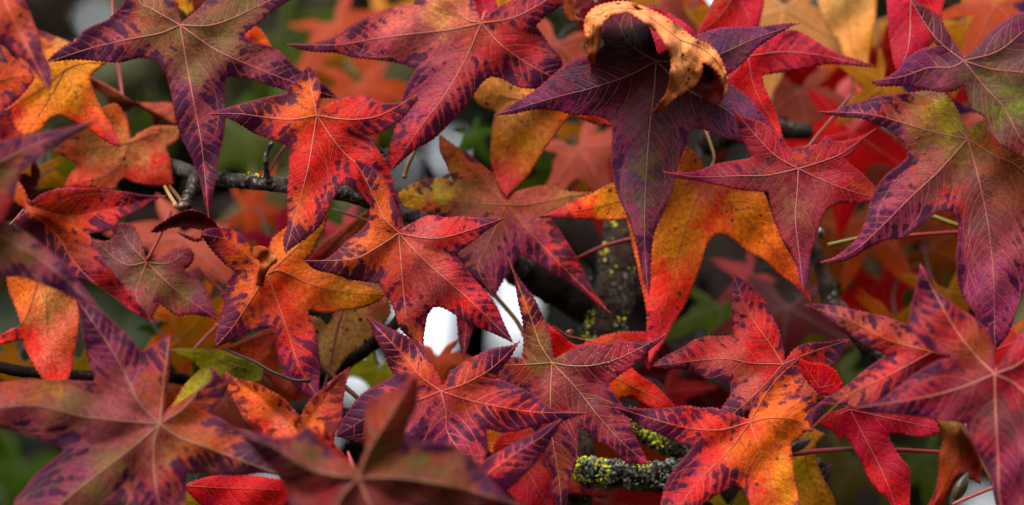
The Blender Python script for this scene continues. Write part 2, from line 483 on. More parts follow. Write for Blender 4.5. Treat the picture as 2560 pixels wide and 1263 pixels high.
    put('edge', edge, 'FLOAT'); put('side', sd, 'FLOAT'); put('blotch', bl, 'FLOAT'); put('speck', np.full(len(xy), speck), 'FLOAT')
    o = new_obj('blade', me, MAT_LEAF, root)
    so = o.modifiers.new('thickness', 'SOLIDIFY'); so.thickness = thick; so.offset = -1
    for v in VL:
        r = ribbon([v], [(vw[0] * .5, vw[1] * .42)], depth, 0.055, origin)
        new_obj('vein', mesh_from('vein', *r), VEIN_MATS[vein], root)
    if SL:
        r = ribbon(SL, SW, depth, 0.03, origin)
        n_ = new_obj('vein_network', mesh_from('vein_network', *r), NET_MATS[vein], root); n_['kind'] = 'stuff'
    if stalk != 0:
        if stalk is None:
            an = R.uniform(0, 6.28); stalk = stalk_points(cx, cy, float(depth(np.array([[cx, cy]], float))[0]), math.cos(an) * .2, math.sin(an) * .2, R.uniform(5, 7), 90)
        if len(stalk[0]) == 3: stalk = [(*s, 4.6 - 1.6 * i / len(stalk)) for i, s in enumerate(stalk)]
        L_ = line3(stalk, max(12, len(stalk)))
        pts = [unproject(a_, b_, c_) - Vector(origin) for a_, b_, c_, _ in L_]
        new_obj('stalk', mesh_from('stalk', *tube_mesh(pts, [r_ * PX for r_ in L_[:, 3]], 8)), STALK_MATS[stalk_mat], root)
    LEAVES.append(root)
    return root, depth, origin

# ================================================================== the large leaves in and near focus
# 1  upper left, olive and purple
leaf('large olive leaf with purple margins, long lobe hanging over the grey twig, top left', -2, (450, 63),
  [(456,56,1),(490,25),(504,12),(520,-4),(600,-55),(770,-45,1),(728,0),(680,30),(640,62),(613,88),(640,104),(673,115),(700,130),(723,153),(756,181),(800,203),(850,248,1),(780,242),(715,226),(683,216),(640,204),(600,195),(566,194),
   (560,230),(562,260),(563,290),(560,330),(552,380),(545,410),(540,440),(528,510),(522,550,1),(510,500),(502,466),(485,407),(470,374),(455,346),(439,299),(429,246),(419,206),(402,166),(390,152),(362,147),(332,150),(299,155),(259,154),(199,149),(150,153),(115,158,1),
   (125,141),(160,115),(190,100),(213,75),(233,65),(266,52),(286,33),(309,7),(314,-25),(290,-130,1),(370,-85),(415,-40),(436,-2),(448,40)],
  [[(400,83),(330,97),(240,117),(160,142),(117,157)],[(465,150),(485,260),(505,370),(522,545)],[(540,125),(640,170),(730,205),(845,246)],[(520,64),(575,48),(640,18),(765,-43)],[(380,22),(345,-2),(292,-126)]],
  [(450,70,'khaki',.05),(380,100,'khaki',.2),(290,120,'mauve',.55),(300,145,'purple',.8),(200,125,'wine',.8),(130,152,'purple',.9),(480,190,'khaki',.12),(500,300,'mauve',.5),(450,250,'purple',.75),(545,230,'purple',.8),(515,420,'mauve',.75),(480,370,'purple',.7),(540,400,'violet',.9),(522,520,'crimson',.5),
   (560,90,'khaki',.15),(640,140,'mauve',.5),(620,95,'olive',.5),(720,190,'purple',.7),(620,20,'olive',.25),(700,10,'purple',.7),(360,30,'khaki',.3),(330,50,'redbrown',.7),(300,40,'wine',.8)],
  gain=0.85, rim='purple', rimw=16, rimk=.75, tz=[-1.0,.2,-1.5,-.3,-.8], vein='pink', stalk=[(450,63,-2.2),(440,40,-4),(380,-20,-7),(330,-60,-9)])
# 2  red star in the middle left
leaf('bright red star leaf with dark blotched orange upper lobes in front of the grey twig', 0, (792, 288),
  [(770,166,1),(783,176),(796,200),(801,226),(800,256),(795,279,1),(806,269),(829,254),(856,244),(889,238),(919,238),(939,248),(966,258),(999,256),(1022,248),(1043,236,1),(1039,253),(1022,276),(1006,296),(986,311),(959,326),(932,336),(921,340,1),
   (939,366),(962,402),(975,430),(986,460),(997,506),(1006,543),(1011,578,1),(980,565),(950,540),(916,500),(886,476),(858,455,1),(849,466),(836,496),(819,530),(800,563),(763,596),(736,616),(711,638,1),(708,600),(718,566),(718,533),(716,483),(720,440),(721,400),(722,380),(716,365),(693,354),(660,342),(632,331),(598,309),(562,292),(512,284,1),
   (565,270),(598,261),(632,251),(657,244),(683,238),(713,233,1),(720,216),(750,196),(761,176)],
  [[(782,240),(769,172)],[(740,298),(690,297),(600,285),(516,284)],[(782,350),(770,420),(755,480),(738,545),(712,634)],[(830,345),(870,392),(935,440),(1009,574)],[(845,297),(900,298),(960,284),(1041,238)]],
  [(770,180,'maroon',.6),(770,215,'orange',.3),(780,255,'orange',.15),(720,235,'rust',.9),(740,270,'orange',.35),(660,270,'orange',.55),(610,275,'rust',.8),(560,283,'crimson',.8),(690,320,'coral',.6),(640,315,'purple',.75),(795,320,'coral',.05),(800,400,'coral',.1),(760,430,'coral',.15),(730,420,'red',.3),(740,520,'orange',.3),(735,590,'rust',.75),(712,630,'dark',.95),(790,520,'coral',.65),(830,450,'crimson',.65),(860,410,'coral',.45),
   (920,420,'coral',.5),(990,520,'crimson',.75),(930,360,'red',.5),(870,270,'red',.15),(930,265,'red',.4),(990,275,'coral',.65),(1030,250,'dusk',.5),(920,310,'crimson',.5)],
  rim='red', rimw=10, rimk=.5, tz=[-.4,.5,.7,-.9,.6], vein='rose' if 'rose' in VEIN_MATS else 'pink', dark='ink', speck=.4, stalk=[(792,288,-.2),(780,300,-2.5),(700,380,-5),(668,440,-6.5)])
# 3  pink star in the centre
leaf('coral pink star leaf at centre, orange upper lobe, white sky showing beneath', 2, (997, 583),
  [(884,397,1),(906,403),(939,423),(966,456),(986,500),(999,543),(1001,576,1),(1032,556),(1062,541),(1089,537),(1115,543),(1152,540),(1189,544),(1232,545),(1261,545,1),(1238,563),(1212,580),(1185,603),(1159,623),(1139,638,1),(1159,659),(1189,696),(1218,732),(1242,769),(1262,812),(1286,860,1),(1240,838),(1198,820),(1172,809),(1142,792),(1119,776),(1099,767),(1082,769,1),
   (1069,789),(1065,812),(1062,840),(1059,870,1),(1030,850),(999,820),(989,789),(979,759),(962,732),(952,711,1),(939,709),(906,704),(873,698),(826,683),(786,673),(760,651,1),(790,654),(813,648),(846,623),(866,603),(893,583),(916,560),(924,548),(924,533),(923,500),(916,460),(903,430)],
  [[(960,545),(930,480),(887,400)],[(940,620),(880,648),(763,652)],[(1003,660),(1012,760),(1022,820),(1057,866)],[(1060,650),(1130,712),(1190,765),(1284,858)],[(1040,592),(1090,596),(1150,583),(1258,546)]],
  [(890,402,'maroon',.9),(920,440,'rust',.7),(950,470,'orange',.2),(960,530,'orange',.15),(990,510,'red',.5),(930,590,'orange',.3),(880,610,'orange',.75),(860,650,'orange',.6),(790,657,'plum',.95),(880,690,'rust',.85),(940,690,'redbrown',.8),(960,650,'rust',.2),(1000,640,'redbrown',.12),(1030,620,'salmon',.05),(1000,730,'redbrown',.45),(1040,760,'mauve',.35),(1015,830,'orange',.3),(1060,800,'crimson',.6),(1080,700,'mauve',.2),(1100,660,'salmon',.2),(1150,770,'coral',.55),(1200,750,'coral',.5),(1260,830,'crimson',.6),(1120,600,'coral',.15),(1060,570,'mauve',.1),(1150,560,'coral',.4),(1220,560,'crimson',.75),(1140,640,'crimson',.6),(1190,720,'crimson',.55)],
  rim='crimson', rimw=9, rimk=.55, tz=[.5,.5,-1.1,-.4,.3], fold=.03, serr=1.9, vein='pink', dark='ink', stalk=[(997,583,1.8),(1000,575,0),(980,560,-3),(923,553,-3.5),(830,523,-4)], stalk_mat='tan')
# 4  orange star beneath, centre left
L4 = leaf('orange leaf left of centre with one curled papery lobe and purple stained lower left points', -1.6, (668, 686),
  [(502,587,1),(508,575),(532,570),(572,571),(605,586),(625,616),(640,640),(670,626),(683,596),(711,571),(760,545),(820,538,1),(810,580),(796,600),(783,630),(765,652),(800,670),(870,698),(906,709),(939,722),(965,738,1),(939,757),(906,769),(866,776),(826,782),(795,780),(773,777),(778,799),(785,820),(792,850),(796,893),(799,950),(797,1000,1),(770,988),(740,969),(713,933),(696,903),(691,870),(690,843),(685,815,1),
   (640,824),(601,842),(537,868,1),(542,830),(548,796),(558,762),(565,719),(575,690),(588,683),(578,672),(565,664),(545,643),(519,613)],
  [[(700,677),(773,709),(826,724),(873,732),(962,738)],[(693,752),(716,820),(750,920),(796,996)],[(620,760),(580,820),(540,865)],[(625,645),(565,600),(506,586)],[(740,620),(817,541)]],
  [(668,700,'red',.02),(760,690,'orange',0),(850,730,'gold',0),(940,738,'amber',0),(800,760,'rust',0),(690,730,'red',.05),(720,760,'coral',.05),(760,590,'amber',0),(700,620,'orange',0),(560,600,'coral',.5),(520,595,'purple',.8),(590,640,'orange',.4),(610,690,'orange',.3),(575,740,'rust',.8),(620,780,'orange',.55),(560,840,'purple',.85),(600,820,'crimson',.8),(660,790,'rust',.5),(720,850,'coral',.4),(775,880,'coral',.6),(710,920,'purple',.7),(790,950,'crimson',.7)],
  gain=1.12, rim='redbrown', rimw=8, rimk=.5, tz=[-.3,.6,.3,1.2,-1.6], vein='orange', dark='plum', stalk=[(668,686,-1.8),(650,690,-4),(600,600,-6),(470,520,-7)])
# 5  large pinkish leaf, top centre
leaf('large salmon leaf at top centre with long left lobe and red blotched right lobe', -2.6, (1203, 58),
  [(713,110,1),(773,108),(813,100),(846,86),(873,66),(906,47),(939,30),(972,20),(1002,13),(1032,12),(1036,-10),(1060,-80),(1085,-150,1),(1130,-80),(1170,-20),(1187,5),(1203,50,1),(1225,33),(1248,17),(1278,0),(1340,-35),(1440,-50,1),(1406,10),(1386,27),(1363,43),(1341,64,1),(1360,90),(1383,123),(1400,146),(1425,215,1),(1380,222),(1330,223),(1300,219),(1278,210),(1255,196),(1228,190,1),(1210,202),(1189,229),(1169,263),(1139,296),(1105,329),(1069,356),(1036,379),(1006,406),(970,434,1),(964,405),(967,382),(976,352),(986,316),(1006,243),(1016,213),(1029,190),(1039,171,1),(999,158),(959,151),(923,148),(886,143),(846,135),(800,131),(750,125)],
  [[(1120,75),(1030,85),(940,97),(840,112),(716,111)],[(1165,145),(1110,240),(1050,320),(973,431)],[(1250,110),(1320,160),(1420,213)],[(1280,45),(1350,10),(1435,-48)],[(1150,30),(1088,-145)]],
  [(1180,70,'salmon',.02),(1100,40,'tan',.05),(1060,90,'mauve',.05),(980,40,'salmon',.4),(900,70,'redbrown',.7),(950,100,'mauve',.2),(860,110,'mauve',.4),(800,115,'crimson',.6),(730,113,'purple',.8),(900,140,'purple',.75),(1000,140,'mauve',.6),(1120,140,'mauve',.3),(1050,190,'purple',.75),(1130,200,'mauve',.3),(1080,260,'mauve',.45),(1020,260,'purple',.7),(1110,310,'redbrown',.75),(1000,370,'coral',.5),(980,420,'coral',.3),(1180,210,'redbrown',.6),(1220,140,'redbrown',.5),(1270,90,'redbrown',.3),(1300,170,'wine',.75),(1380,170,'wine',.8),(1330,110,'redbrown',.55),(1290,30,'wine',.4),(1360,20,'wine',.5),(1120,-60,'tan',.1)],
  gain=1.12, rim='crimson', rimw=12, rimk=.6, tz=[-.7,.4,-1.2,-.5,-1], vein='pink', stalk=[(1203,58,-2.9),(1212,30,-5),(1260,-30,-8)])
# 6  big purple leaf
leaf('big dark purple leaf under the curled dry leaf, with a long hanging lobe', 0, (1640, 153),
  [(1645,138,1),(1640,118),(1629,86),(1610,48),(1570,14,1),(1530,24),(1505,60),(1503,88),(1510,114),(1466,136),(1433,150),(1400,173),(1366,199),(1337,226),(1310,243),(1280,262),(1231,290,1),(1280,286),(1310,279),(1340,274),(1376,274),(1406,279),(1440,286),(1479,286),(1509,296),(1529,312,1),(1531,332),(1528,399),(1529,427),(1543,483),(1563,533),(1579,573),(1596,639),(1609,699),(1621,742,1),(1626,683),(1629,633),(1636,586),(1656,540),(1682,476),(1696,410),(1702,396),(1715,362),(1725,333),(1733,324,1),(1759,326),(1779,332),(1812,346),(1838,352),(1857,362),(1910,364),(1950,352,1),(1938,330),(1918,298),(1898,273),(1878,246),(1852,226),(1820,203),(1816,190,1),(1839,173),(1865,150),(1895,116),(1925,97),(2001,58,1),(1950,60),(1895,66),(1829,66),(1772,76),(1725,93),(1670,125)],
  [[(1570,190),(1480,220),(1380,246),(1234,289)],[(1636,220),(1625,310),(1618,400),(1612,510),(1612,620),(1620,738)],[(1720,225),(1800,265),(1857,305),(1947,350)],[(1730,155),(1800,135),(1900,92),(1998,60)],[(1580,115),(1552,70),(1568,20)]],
  [(1640,170,'maroon',0),(1570,80,'blood',0),(1560,140,'blood',0),(1620,120,'blood',0),(1590,200,'maroon',0),(1480,230,'plum',.1),(1440,180,'plum',.25),(1380,215,'plum',.35),(1300,265,'violet',.3),(1400,270,'purple',.4),(1500,280,'plum',.3),(1560,270,'maroon',.2),(1650,250,'dusk',.05),(1610,320,'dusk',.1),(1545,350,'purple',.35),(1700,330,'plum',.4),(1620,420,'olive',.1),(1570,440,'violet',.35),(1670,440,'plum',.4),(1610,520,'olive',.1),(1580,540,'purple',.45),(1640,540,'plum',.5),(1612,640,'purple',.5),(1620,730,'wine',.4),(1740,220,'maroon',.1),(1780,280,'dusk',.1),(1850,290,'violet',.25),(1920,340,'violet',.4),(1820,330,'violet',.3),(1720,120,'wine',.2),(1800,110,'violet',.25),(1840,140,'dusk',.2),(1900,80,'violet',.3),(1990,60,'violet',.3)],  # deep reds near the centre and upper lobe paint in the dry leaf's shade
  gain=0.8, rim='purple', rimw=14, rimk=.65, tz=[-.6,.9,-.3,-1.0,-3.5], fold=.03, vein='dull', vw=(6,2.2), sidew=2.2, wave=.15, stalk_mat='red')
# 7  small crimson leaf
leaf('small crimson star leaf with pale veins lying over the orange leaf, pointing left', 2.6, (1996, 422),
  [(1829,267,1),(1852,286),(1878,296),(1905,306),(1940,332),(1960,349),(1975,370),(1998,366),(2020,362),(2045,358),(2066,337),(2083,352),(2106,352),(2133,347),(2159,339),(2194,318,1),(2169,342),(2149,362),(2133,382),(2113,399,1),(2149,427),(2173,450),(2189,470),(2198,497,1),(2173,506),(2136,508),(2100,510),(2073,523,1),(2063,533),(2048,566),(2036,606),(2023,649),(2018,706),(2009,733,1),(2001,709),(1993,669),(1977,629),(1957,596),(1940,556),(1927,516),(1921,482,1),(1895,478),(1845,473),(1795,463),(1745,453),(1692,445),(1654,428,1),(1686,429),(1712,430),(1752,423),(1772,415),(1799,406),(1845,399),(1878,394,1),(1858,356),(1842,309)],
  [[(1920,438),(1840,440),(1740,442),(1657,429)],[(1993,480),(1988,540),(1995,610),(2009,730)],[(2060,452),(2120,475),(2194,496)],[(2060,402),(2110,380),(2191,321)],[(1940,390),(1890,340),(1831,270)]],
  [(1996,440,'wine',0),(1900,445,'dusk',.05),(1820,445,'mauve',.1),(1740,440,'purple',.15),(1680,433,'purple',.3),(1840,415,'crimson',.2),(1980,520,'khaki',.05),(2030,500,'mauve',.1),(1950,530,'wine',.15),(2000,600,'wine',.15),(2010,710,'violet',.1),(2060,460,'mauve',.1),(2120,470,'redbrown',.1),(2160,480,'rust',.05),(2130,500,'crimson',.1),(2090,440,'crimson',.1),(2080,390,'crimson',.1),(2150,360,'red',.1),(2010,385,'rust',.2),(2060,350,'redbrown',.3),(1940,370,'crimson',.2),(1870,320,'wine',.3)],
  gain=0.85, rim='crimson', rimw=16, rimk=.5, tz=[.3,.5,-.6,-.2,.6], vein='pink', vw=(5.5,2), wave=.12, dark='plum', stalk=[(1996,422,2.3),(2000,405,.5),(2024,360,-2),(2080,295,-4),(2128,236,-5)], stalk_mat='brown')
# 8  large mauve leaf at right
leaf('large mauve leaf at the right with a yellow green patch near its stem', 3.8, (2419, 347),
  [(2042,279,1),(2086,276),(2119,263),(2153,253),(2186,241),(2219,236),(2252,232),(2300,228),(2345,228),(2365,236),(2385,263),(2402,293),(2420,331,1),(2439,309),(2459,296),(2520,296),(2600,345),(2680,440),(2710,600,1),(2640,585),(2585,560,1),(2578,640),(2565,699),(2555,732),(2545,769),(2528,816),(2510,850),(2487,877,1),(2470,840),(2452,809),(2432,782),(2409,742),(2395,699),(2390,639),(2394,600),(2395,556),(2384,528,1),(2346,528),(2326,543),(2292,569),(2272,586),(2256,596),(2219,599),(2186,613),(2153,633),(2110,653),(2049,657,1),(2080,646),(2106,629),(2133,606),(2153,579),(2166,543),(2179,496),(2196,463),(2213,440),(2236,420),(2269,392,1),(2259,359),(2236,336),(2212,319),(2183,309),(2153,297),(2113,292),(2070,288)],
  [[(2340,332),(2250,305),(2170,285),(2045,279)],[(2350,425),(2280,490),(2200,570),(2130,630),(2052,656)],[(2445,440),(2470,560),(2484,700),(2487,872)],[(2480,385),(2560,430),(2705,597)],[(2370,290),(2345,232)]],
  [(2400,360,'khaki',0),(2360,270,'yellow',0),(2390,300,'lime',0),(2375,285,'lime',0),(2330,240,'khaki',.1),(2300,280,'brown',.1),(2220,265,'redbrown',.5),(2150,280,'purple',.7),(2070,282,'violet',.4),(2230,320,'purple',.7),(2300,360,'khaki',.3),(2270,410,'redbrown',.6),(2340,390,'mauve',.1),(2330,460,'dusk',.2),(2220,460,'purple',.65),(2250,510,'mauve',.4),(2200,540,'purple',.6),(2300,550,'purple',.7),(2150,610,'purple',.4),(2060,655,'wine',.4),(2440,450,'dusk',0),(2380,500,'redbrown',.6),(2460,560,'dusk',.05),(2410,600,'wine',.4),(2430,700,'purple',.45),(2520,600,'mauve',.5),(2540,700,'purple',.7),(2490,700,'mauve',.15),(2480,790,'purple',.4),(2487,860,'wine',.4),(2500,350,'rust',.1),(2560,420,'brown',.2),(2600,500,'brown',.3)],
  gain=1.1, rim='purple', rimw=12, rimk=.7, tz=[-.2,.3,-.6,-.6,-.3], vein='pink', sidew=3.0, wave=.2)
# 9  top right dark leaf
leaf('dark wine purple leaf in the top right corner, green patch on its lower lobe', 5.4, (2409, 152),
  [(2178,203,1),(2212,196),(2239,179),(2256,156),(2279,136),(2302,123),(2342,116,1),(2332,90),(2312,60),(2292,27),(2276,0),(2258,-30,1),(2289,3),(2319,20),(2349,40),(2365,70),(2382,96),(2399,123),(2410,144,1),(2429,126),(2452,103),(2478,76),(2512,50),(2535,37),(2558,30),(2660,-20,1),(2650,70),(2612,120,1),(2680,150),(2730,215,1),(2640,215),(2560,212,1),(2585,270),(2620,350),(2640,450,1),(2600,420),(2560,394),(2528,379),(2492,356),(2472,329),(2465,299),(2432,273),(2419,239),(2409,216,1),(2385,228),(2346,229),(2312,223),(2279,216),(2236,216),(2193,214)],
  [[(2380,168),(2320,170),(2260,190),(2181,203)],[(2360,115),(2320,70),(2261,-26)],[(2490,130),(2550,85),(2655,-17)],[(2480,173),(2560,182),(2725,213)],[(2460,215),(2510,270),(2555,350),(2636,445)]],
  [(2400,165,'dusk',0),(2350,200,'mauve',.05),(2300,150,'purple',.1),(2260,195,'purple',.1),(2200,204,'plum',.2),(2340,220,'plum',.2),(2370,120,'plum',.1),(2320,50,'maroon',.1),(2450,140,'dusk',.05),(2530,70,'purple',.15),(2500,110,'dusk',0),(2480,190,'olive',0),(2470,230,'dusk',.05),(2490,270,'green',0),(2540,270,'green',0),(2510,320,'dusk',.05),(2550,350,'wine',.2),(2480,340,'wine',.2),(2560,180,'dusk',.1)],
  gain=0.85, rim='plum', rimw=12, rimk=.6, tz=[-.5,-.8,.2,.2,.5], vein='pink', vw=(5.5,2.2), sidew=2.8, serr=3.0, wave=.15, stalk_mat='red')
# 10 centre bottom leaf
L10 = leaf('wine coloured leaf at lower centre with dew beads on its right lobe', 1.2, (1380, 907),
  [(1268,640,1),(1285,670),(1313,716),(1333,742),(1350,776),(1360,799),(1370,820),(1380,865),(1386,896,1),(1420,876),(1446,866),(1479,860),(1513,860),(1546,851),(1579,855),(1612,855),(1639,848),(1671,831,1),(1642,862),(1622,878),(1599,900),(1572,922),(1542,943),(1521,958,1),(1526,969),(1546,996),(1562,1022),(1572,1046),(1592,1096),(1609,1132),(1623,1162,1),(1596,1160),(1569,1157),(1556,1149),(1526,1122),(1493,1106),(1466,1079),(1443,1058,1),(1446,1109),(1440,1159),(1423,1215),(1416,1263),(1405,1320,1),(1388,1260),(1376,1229),(1379,1200),(1376,1162),(1360,1129),(1350,1105),(1330,1050),(1312,1000,1),(1270,960),(1205,915,1),(1260,895),(1306,895,1),(1308,853),(1303,799),(1297,766),(1292,736),(1284,690)],
  [[(1350,860),(1325,790),(1270,645)],[(1320,911),(1210,915)],[(1376,1000),(1380,1090),(1398,1200),(1405,1315)],[(1440,970),(1500,1045),(1560,1110),(1621,1160)],[(1430,915),(1490,912),(1560,890),(1669,833)]],
  [(1380,900,'khaki',.05),(1340,850,'olive',.2),(1310,770,'orange',.6),(1340,770,'redbrown',.6),(1280,680,'maroon',.6),(1340,910,'olive',.15),(1290,920,'redbrown',.45),(1320,960,'wine',.45),(1370,960,'mauve',.15),(1420,900,'wine',.05),(1480,880,'wine',.1),(1560,870,'crimson',.3),(1650,845,'purple',.6),(1580,910,'crimson',.3),(1480,940,'wine',.2),(1430,960,'mauve',.1),(1480,1010,'dusk',.15),(1540,1010,'wine',.5),(1470,1060,'wine',.4),(1530,1080,'mauve',.3),(1560,1120,'purple',.5),(1600,1150,'crimson',.5),(1400,1080,'wine',.45),(1380,1040,'redbrown',.4),(1430,1120,'plum',.5),(1400,1180,'brown',.4),(1400,1250,'wine',.6)],
  gain=0.95, rim='purple', rimw=10, rimk=.55, tz=[.2,-1.4,-.6,-.2,.3], vein='cream', vw=(5.5,2), wave=.15, fold=.02)
# 11 purple and coral blotched leaf
leaf('deeply blotched purple and coral leaf at bottom centre with an orange upper lobe', 4.2, (1102, 978),
  [(912,786,1),(960,812),(1005,836),(1040,856),(1060,874),(1075,903),(1095,936),(1105,968,1),(1129,929),(1159,906),(1198,883),(1238,870),(1278,863),(1303,851,1),(1290,875),(1272,903),(1252,923),(1242,943,1),(1280,962),(1313,976),(1340,993),(1366,1012),(1393,1024),(1430,1029),(1472,1032,1),(1430,1046),(1396,1056),(1353,1062),(1313,1072),(1280,1081),(1250,1081),(1215,1072,1),(1217,1096),(1220,1132),(1200,1185,1),(1160,1175),(1100,1150),(1040,1130),(1005,1110),(985,1090,1),(950,1105),(910,1112),(842,1090,1),(856,1049),(873,1022),(899,993),(926,973),(959,953),(986,939,1),(972,916),(959,883),(939,850)],
  [[(1050,940),(1010,890),(915,790)],[(1045,1000),(960,1020),(847,1087)],[(1115,1030),(1123,1090),(1198,1180)],[(1170,1000),(1240,1015),(1330,1030),(1467,1032)],[(1160,960),(1230,920),(1301,853)]],
  [(1095,970,'redbrown',.05),(1040,900,'orange',.35),(1060,930,'rust',.2),(980,870,'rust',.8),(930,805,'violet',.8),(1040,870,'purple',.8),(1000,960,'crimson',.8),(930,990,'purple',.85),(880,1050,'purple',.9),(1040,1020,'mauve',.5),(1110,1030,'mauve',.35),(1070,1080,'purple',.8),(1150,1080,'purple',.75),(1170,1010,'rust',.4),(1240,990,'redbrown',.7),(1230,1040,'redbrown',.6),(1320,1020,'coral',.7),(1300,1060,'coral',.7),(1440,1035,'violet',.8),(1180,920,'rust',.5),(1250,890,'purple',.85),(1290,865,'violet',.7)],
  rim='crimson', rimw=8, rimk=.5, tz=[-.5,.3,.8,.6,-.2], vein='coral', vw=(6,2.4), sidew=4.2, dark='ink')
# 12 bottom right orange red
leaf('fiery orange and red leaf near the bottom right with purple spattered left lobes', 4.0, (1875, 1055),
  [(1536,1017,1),(1579,1019),(1629,1022),(1679,1018),(1719,1013),(1752,1019),(1779,1018),(1805,1024),(1845,1039),(1870,1048,1),(1878,1022),(1892,989),(1918,961),(1947,929),(1970,909),(1997,895,1),(2006,936),(2009,960),(1992,988),(2020,986),(2052,982,1),(2038,1009),(2034,1042),(2030,1080,1),(2018,1078),(2000,1092),(1977,1110,1),(1983,1169),(1990,1209),(1998,1263),(1985,1400,1),(1900,1320),(1872,1252),(1858,1222),(1838,1212,1),(1799,1234),(1779,1244),(1720,1290),(1640,1340,1),(1652,1263),(1662,1215),(1679,1182),(1705,1149),(1732,1117,1),(1679,1102),(1639,1082),(1599,1059),(1566,1039)],
  [[(1800,1075),(1720,1070),(1640,1050),(1539,1018)],[(1820,1130),(1750,1200),(1644,1335)],[(1900,1130),(1935,1240),(1982,1392)],[(1930,1045),(1990,1050),(2030,1076)],[(1905,1000),(1940,950),(1995,898)]],
  [(1870,1060,'coral',.1),(1800,1050,'coral',.3),(1720,1045,'coral',.5),(1640,1040,'crimson',.7),(1560,1022,'plum',.95),(1680,1085,'crimson',.75),(1780,1130,'coral',.3),(1720,1160,'purple',.75),(1820,1190,'crimson',.7),(1730,1240,'coral',.55),(1670,1250,'crimson',.6),(1850,1130,'orange',.35),(1900,1150,'orange',.2),(1960,1180,'amber',.05),(1900,1220,'coral',.3),(1960,1240,'amber',.1),(1930,1040,'orange',.25),(1990,1050,'orange',.3),(2030,1000,'orange',.45),(1910,1000,'orange',.4),(1960,940,'rust',.6),(1995,905,'red',.6),(1920,1090,'orange',.15)],
  rim='red', rimw=9, rimk=.35, tz=[.2,.9,.5,.4,-.5], vein='coral', vw=(6,2.4), speck=.8, dark='ink', wave=.3, stalk=[(1875,1055,3.6),(1890,1045,1),(1930,1010,-3),(1990,960,-6)])
# 13 coral leaf
leaf('dull coral leaf with a purple edged upright lobe, behind the fiery orange leaf', .2, (1957, 911),
  [(1834,685,1),(1855,696),(1878,709),(1895,732),(1915,759),(1933,799),(1945,822),(1955,850),(1962,878),(1961,902,1),(1986,873),(2020,858),(2063,855),(2100,848),(2128,849,1),(2110,876),(2093,903),(2072,925),(2050,950),(2060,1003,1),(2000,995),(1950,985),(1900,1010),(1850,1050),(1792,1070,1),(1802,1022),(1812,1006),(1825,983),(1825,964,1),(1802,949),(1772,948),(1735,933),(1695,921),(1665,923),(1631,915,1),(1652,896),(1679,880),(1712,863),(1735,850),(1770,842),(1800,842),(1834,838,1),(1829,799),(1830,739)],
  [[(1880,908),(1820,898),(1740,902),(1636,915)],[(1925,860),(1870,780),(1835,690)],[(1900,975),(1850,1020),(1797,1064)],[(2030,880),(2124,850)],[(2000,950),(2056,998)]],
  [(1950,905,'coral',.02),(1880,880,'coral',.05),(1800,900,'salmon',.1),(1740,880,'coral',.4),(1660,905,'dusk',.5),(1720,920,'mauve',.5),(1790,940,'purple',.6),(1860,950,'salmon',.2),(1830,1000,'mauve',.65),(1850,780,'pink',.5),(1840,710,'purple',.6),(1900,760,'coral',.45),(1930,840,'coral',.3),(1900,830,'coral',.15),(2020,885,'red',.5),(2080,875,'plum',.7),(2010,960,'salmon',.1)],
  rim='dusk', rimw=8, rimk=.6, tz=[.2,-.4,.2,-.2,-.4], vein='orange', vw=(5.5,2), speck=.3)
# 14 right foreground pair
leaf('blurred salmon and purple leaf at lower right, pale tip pointing left', 7.5, (2330, 880),
  [(2008,762,1),(2046,760),(2106,769),(2173,782),(2236,799),(2269,812),(2330,800),(2400,830),(2430,900),(2400,970),(2330,980),(2252,985),(2196,1008),(2139,1018),(2106,1013),(2070,1014),(2053,1030),(2040,1050),(2024,1076,1),(2026,1045),(2036,1019),(2066,993),(2110,966),(2153,933),(2186,909),(2213,886,1),(2169,866),(2133,843),(2093,816),(2060,790),(2036,776)],
  [[(2220,850),(2120,800),(2012,764)],[(2220,940),(2120,990),(2028,1070)],[(2400,900)]],
  [(2250,840,'salmon',.3),(2150,815,'salmon',.45),(2060,775,'dusk',.4),(2200,880,'coral',.5),(2220,920,'coral',.55),(2120,980,'salmon',.4),(2060,1005,'purple',.6),(2030,1050,'plum',.5),(2280,940,'purple',.6),(2340,880,'coral',.3)],
  gain=0.85, rim='purple', rimw=9, rimk=.6, tz=[.4,.3,0], vein='salmon' if 'salmon' in VEIN_MATS else 'orange', stalk=[(2330,880,7),(2360,860,4),(2420,800,0)])
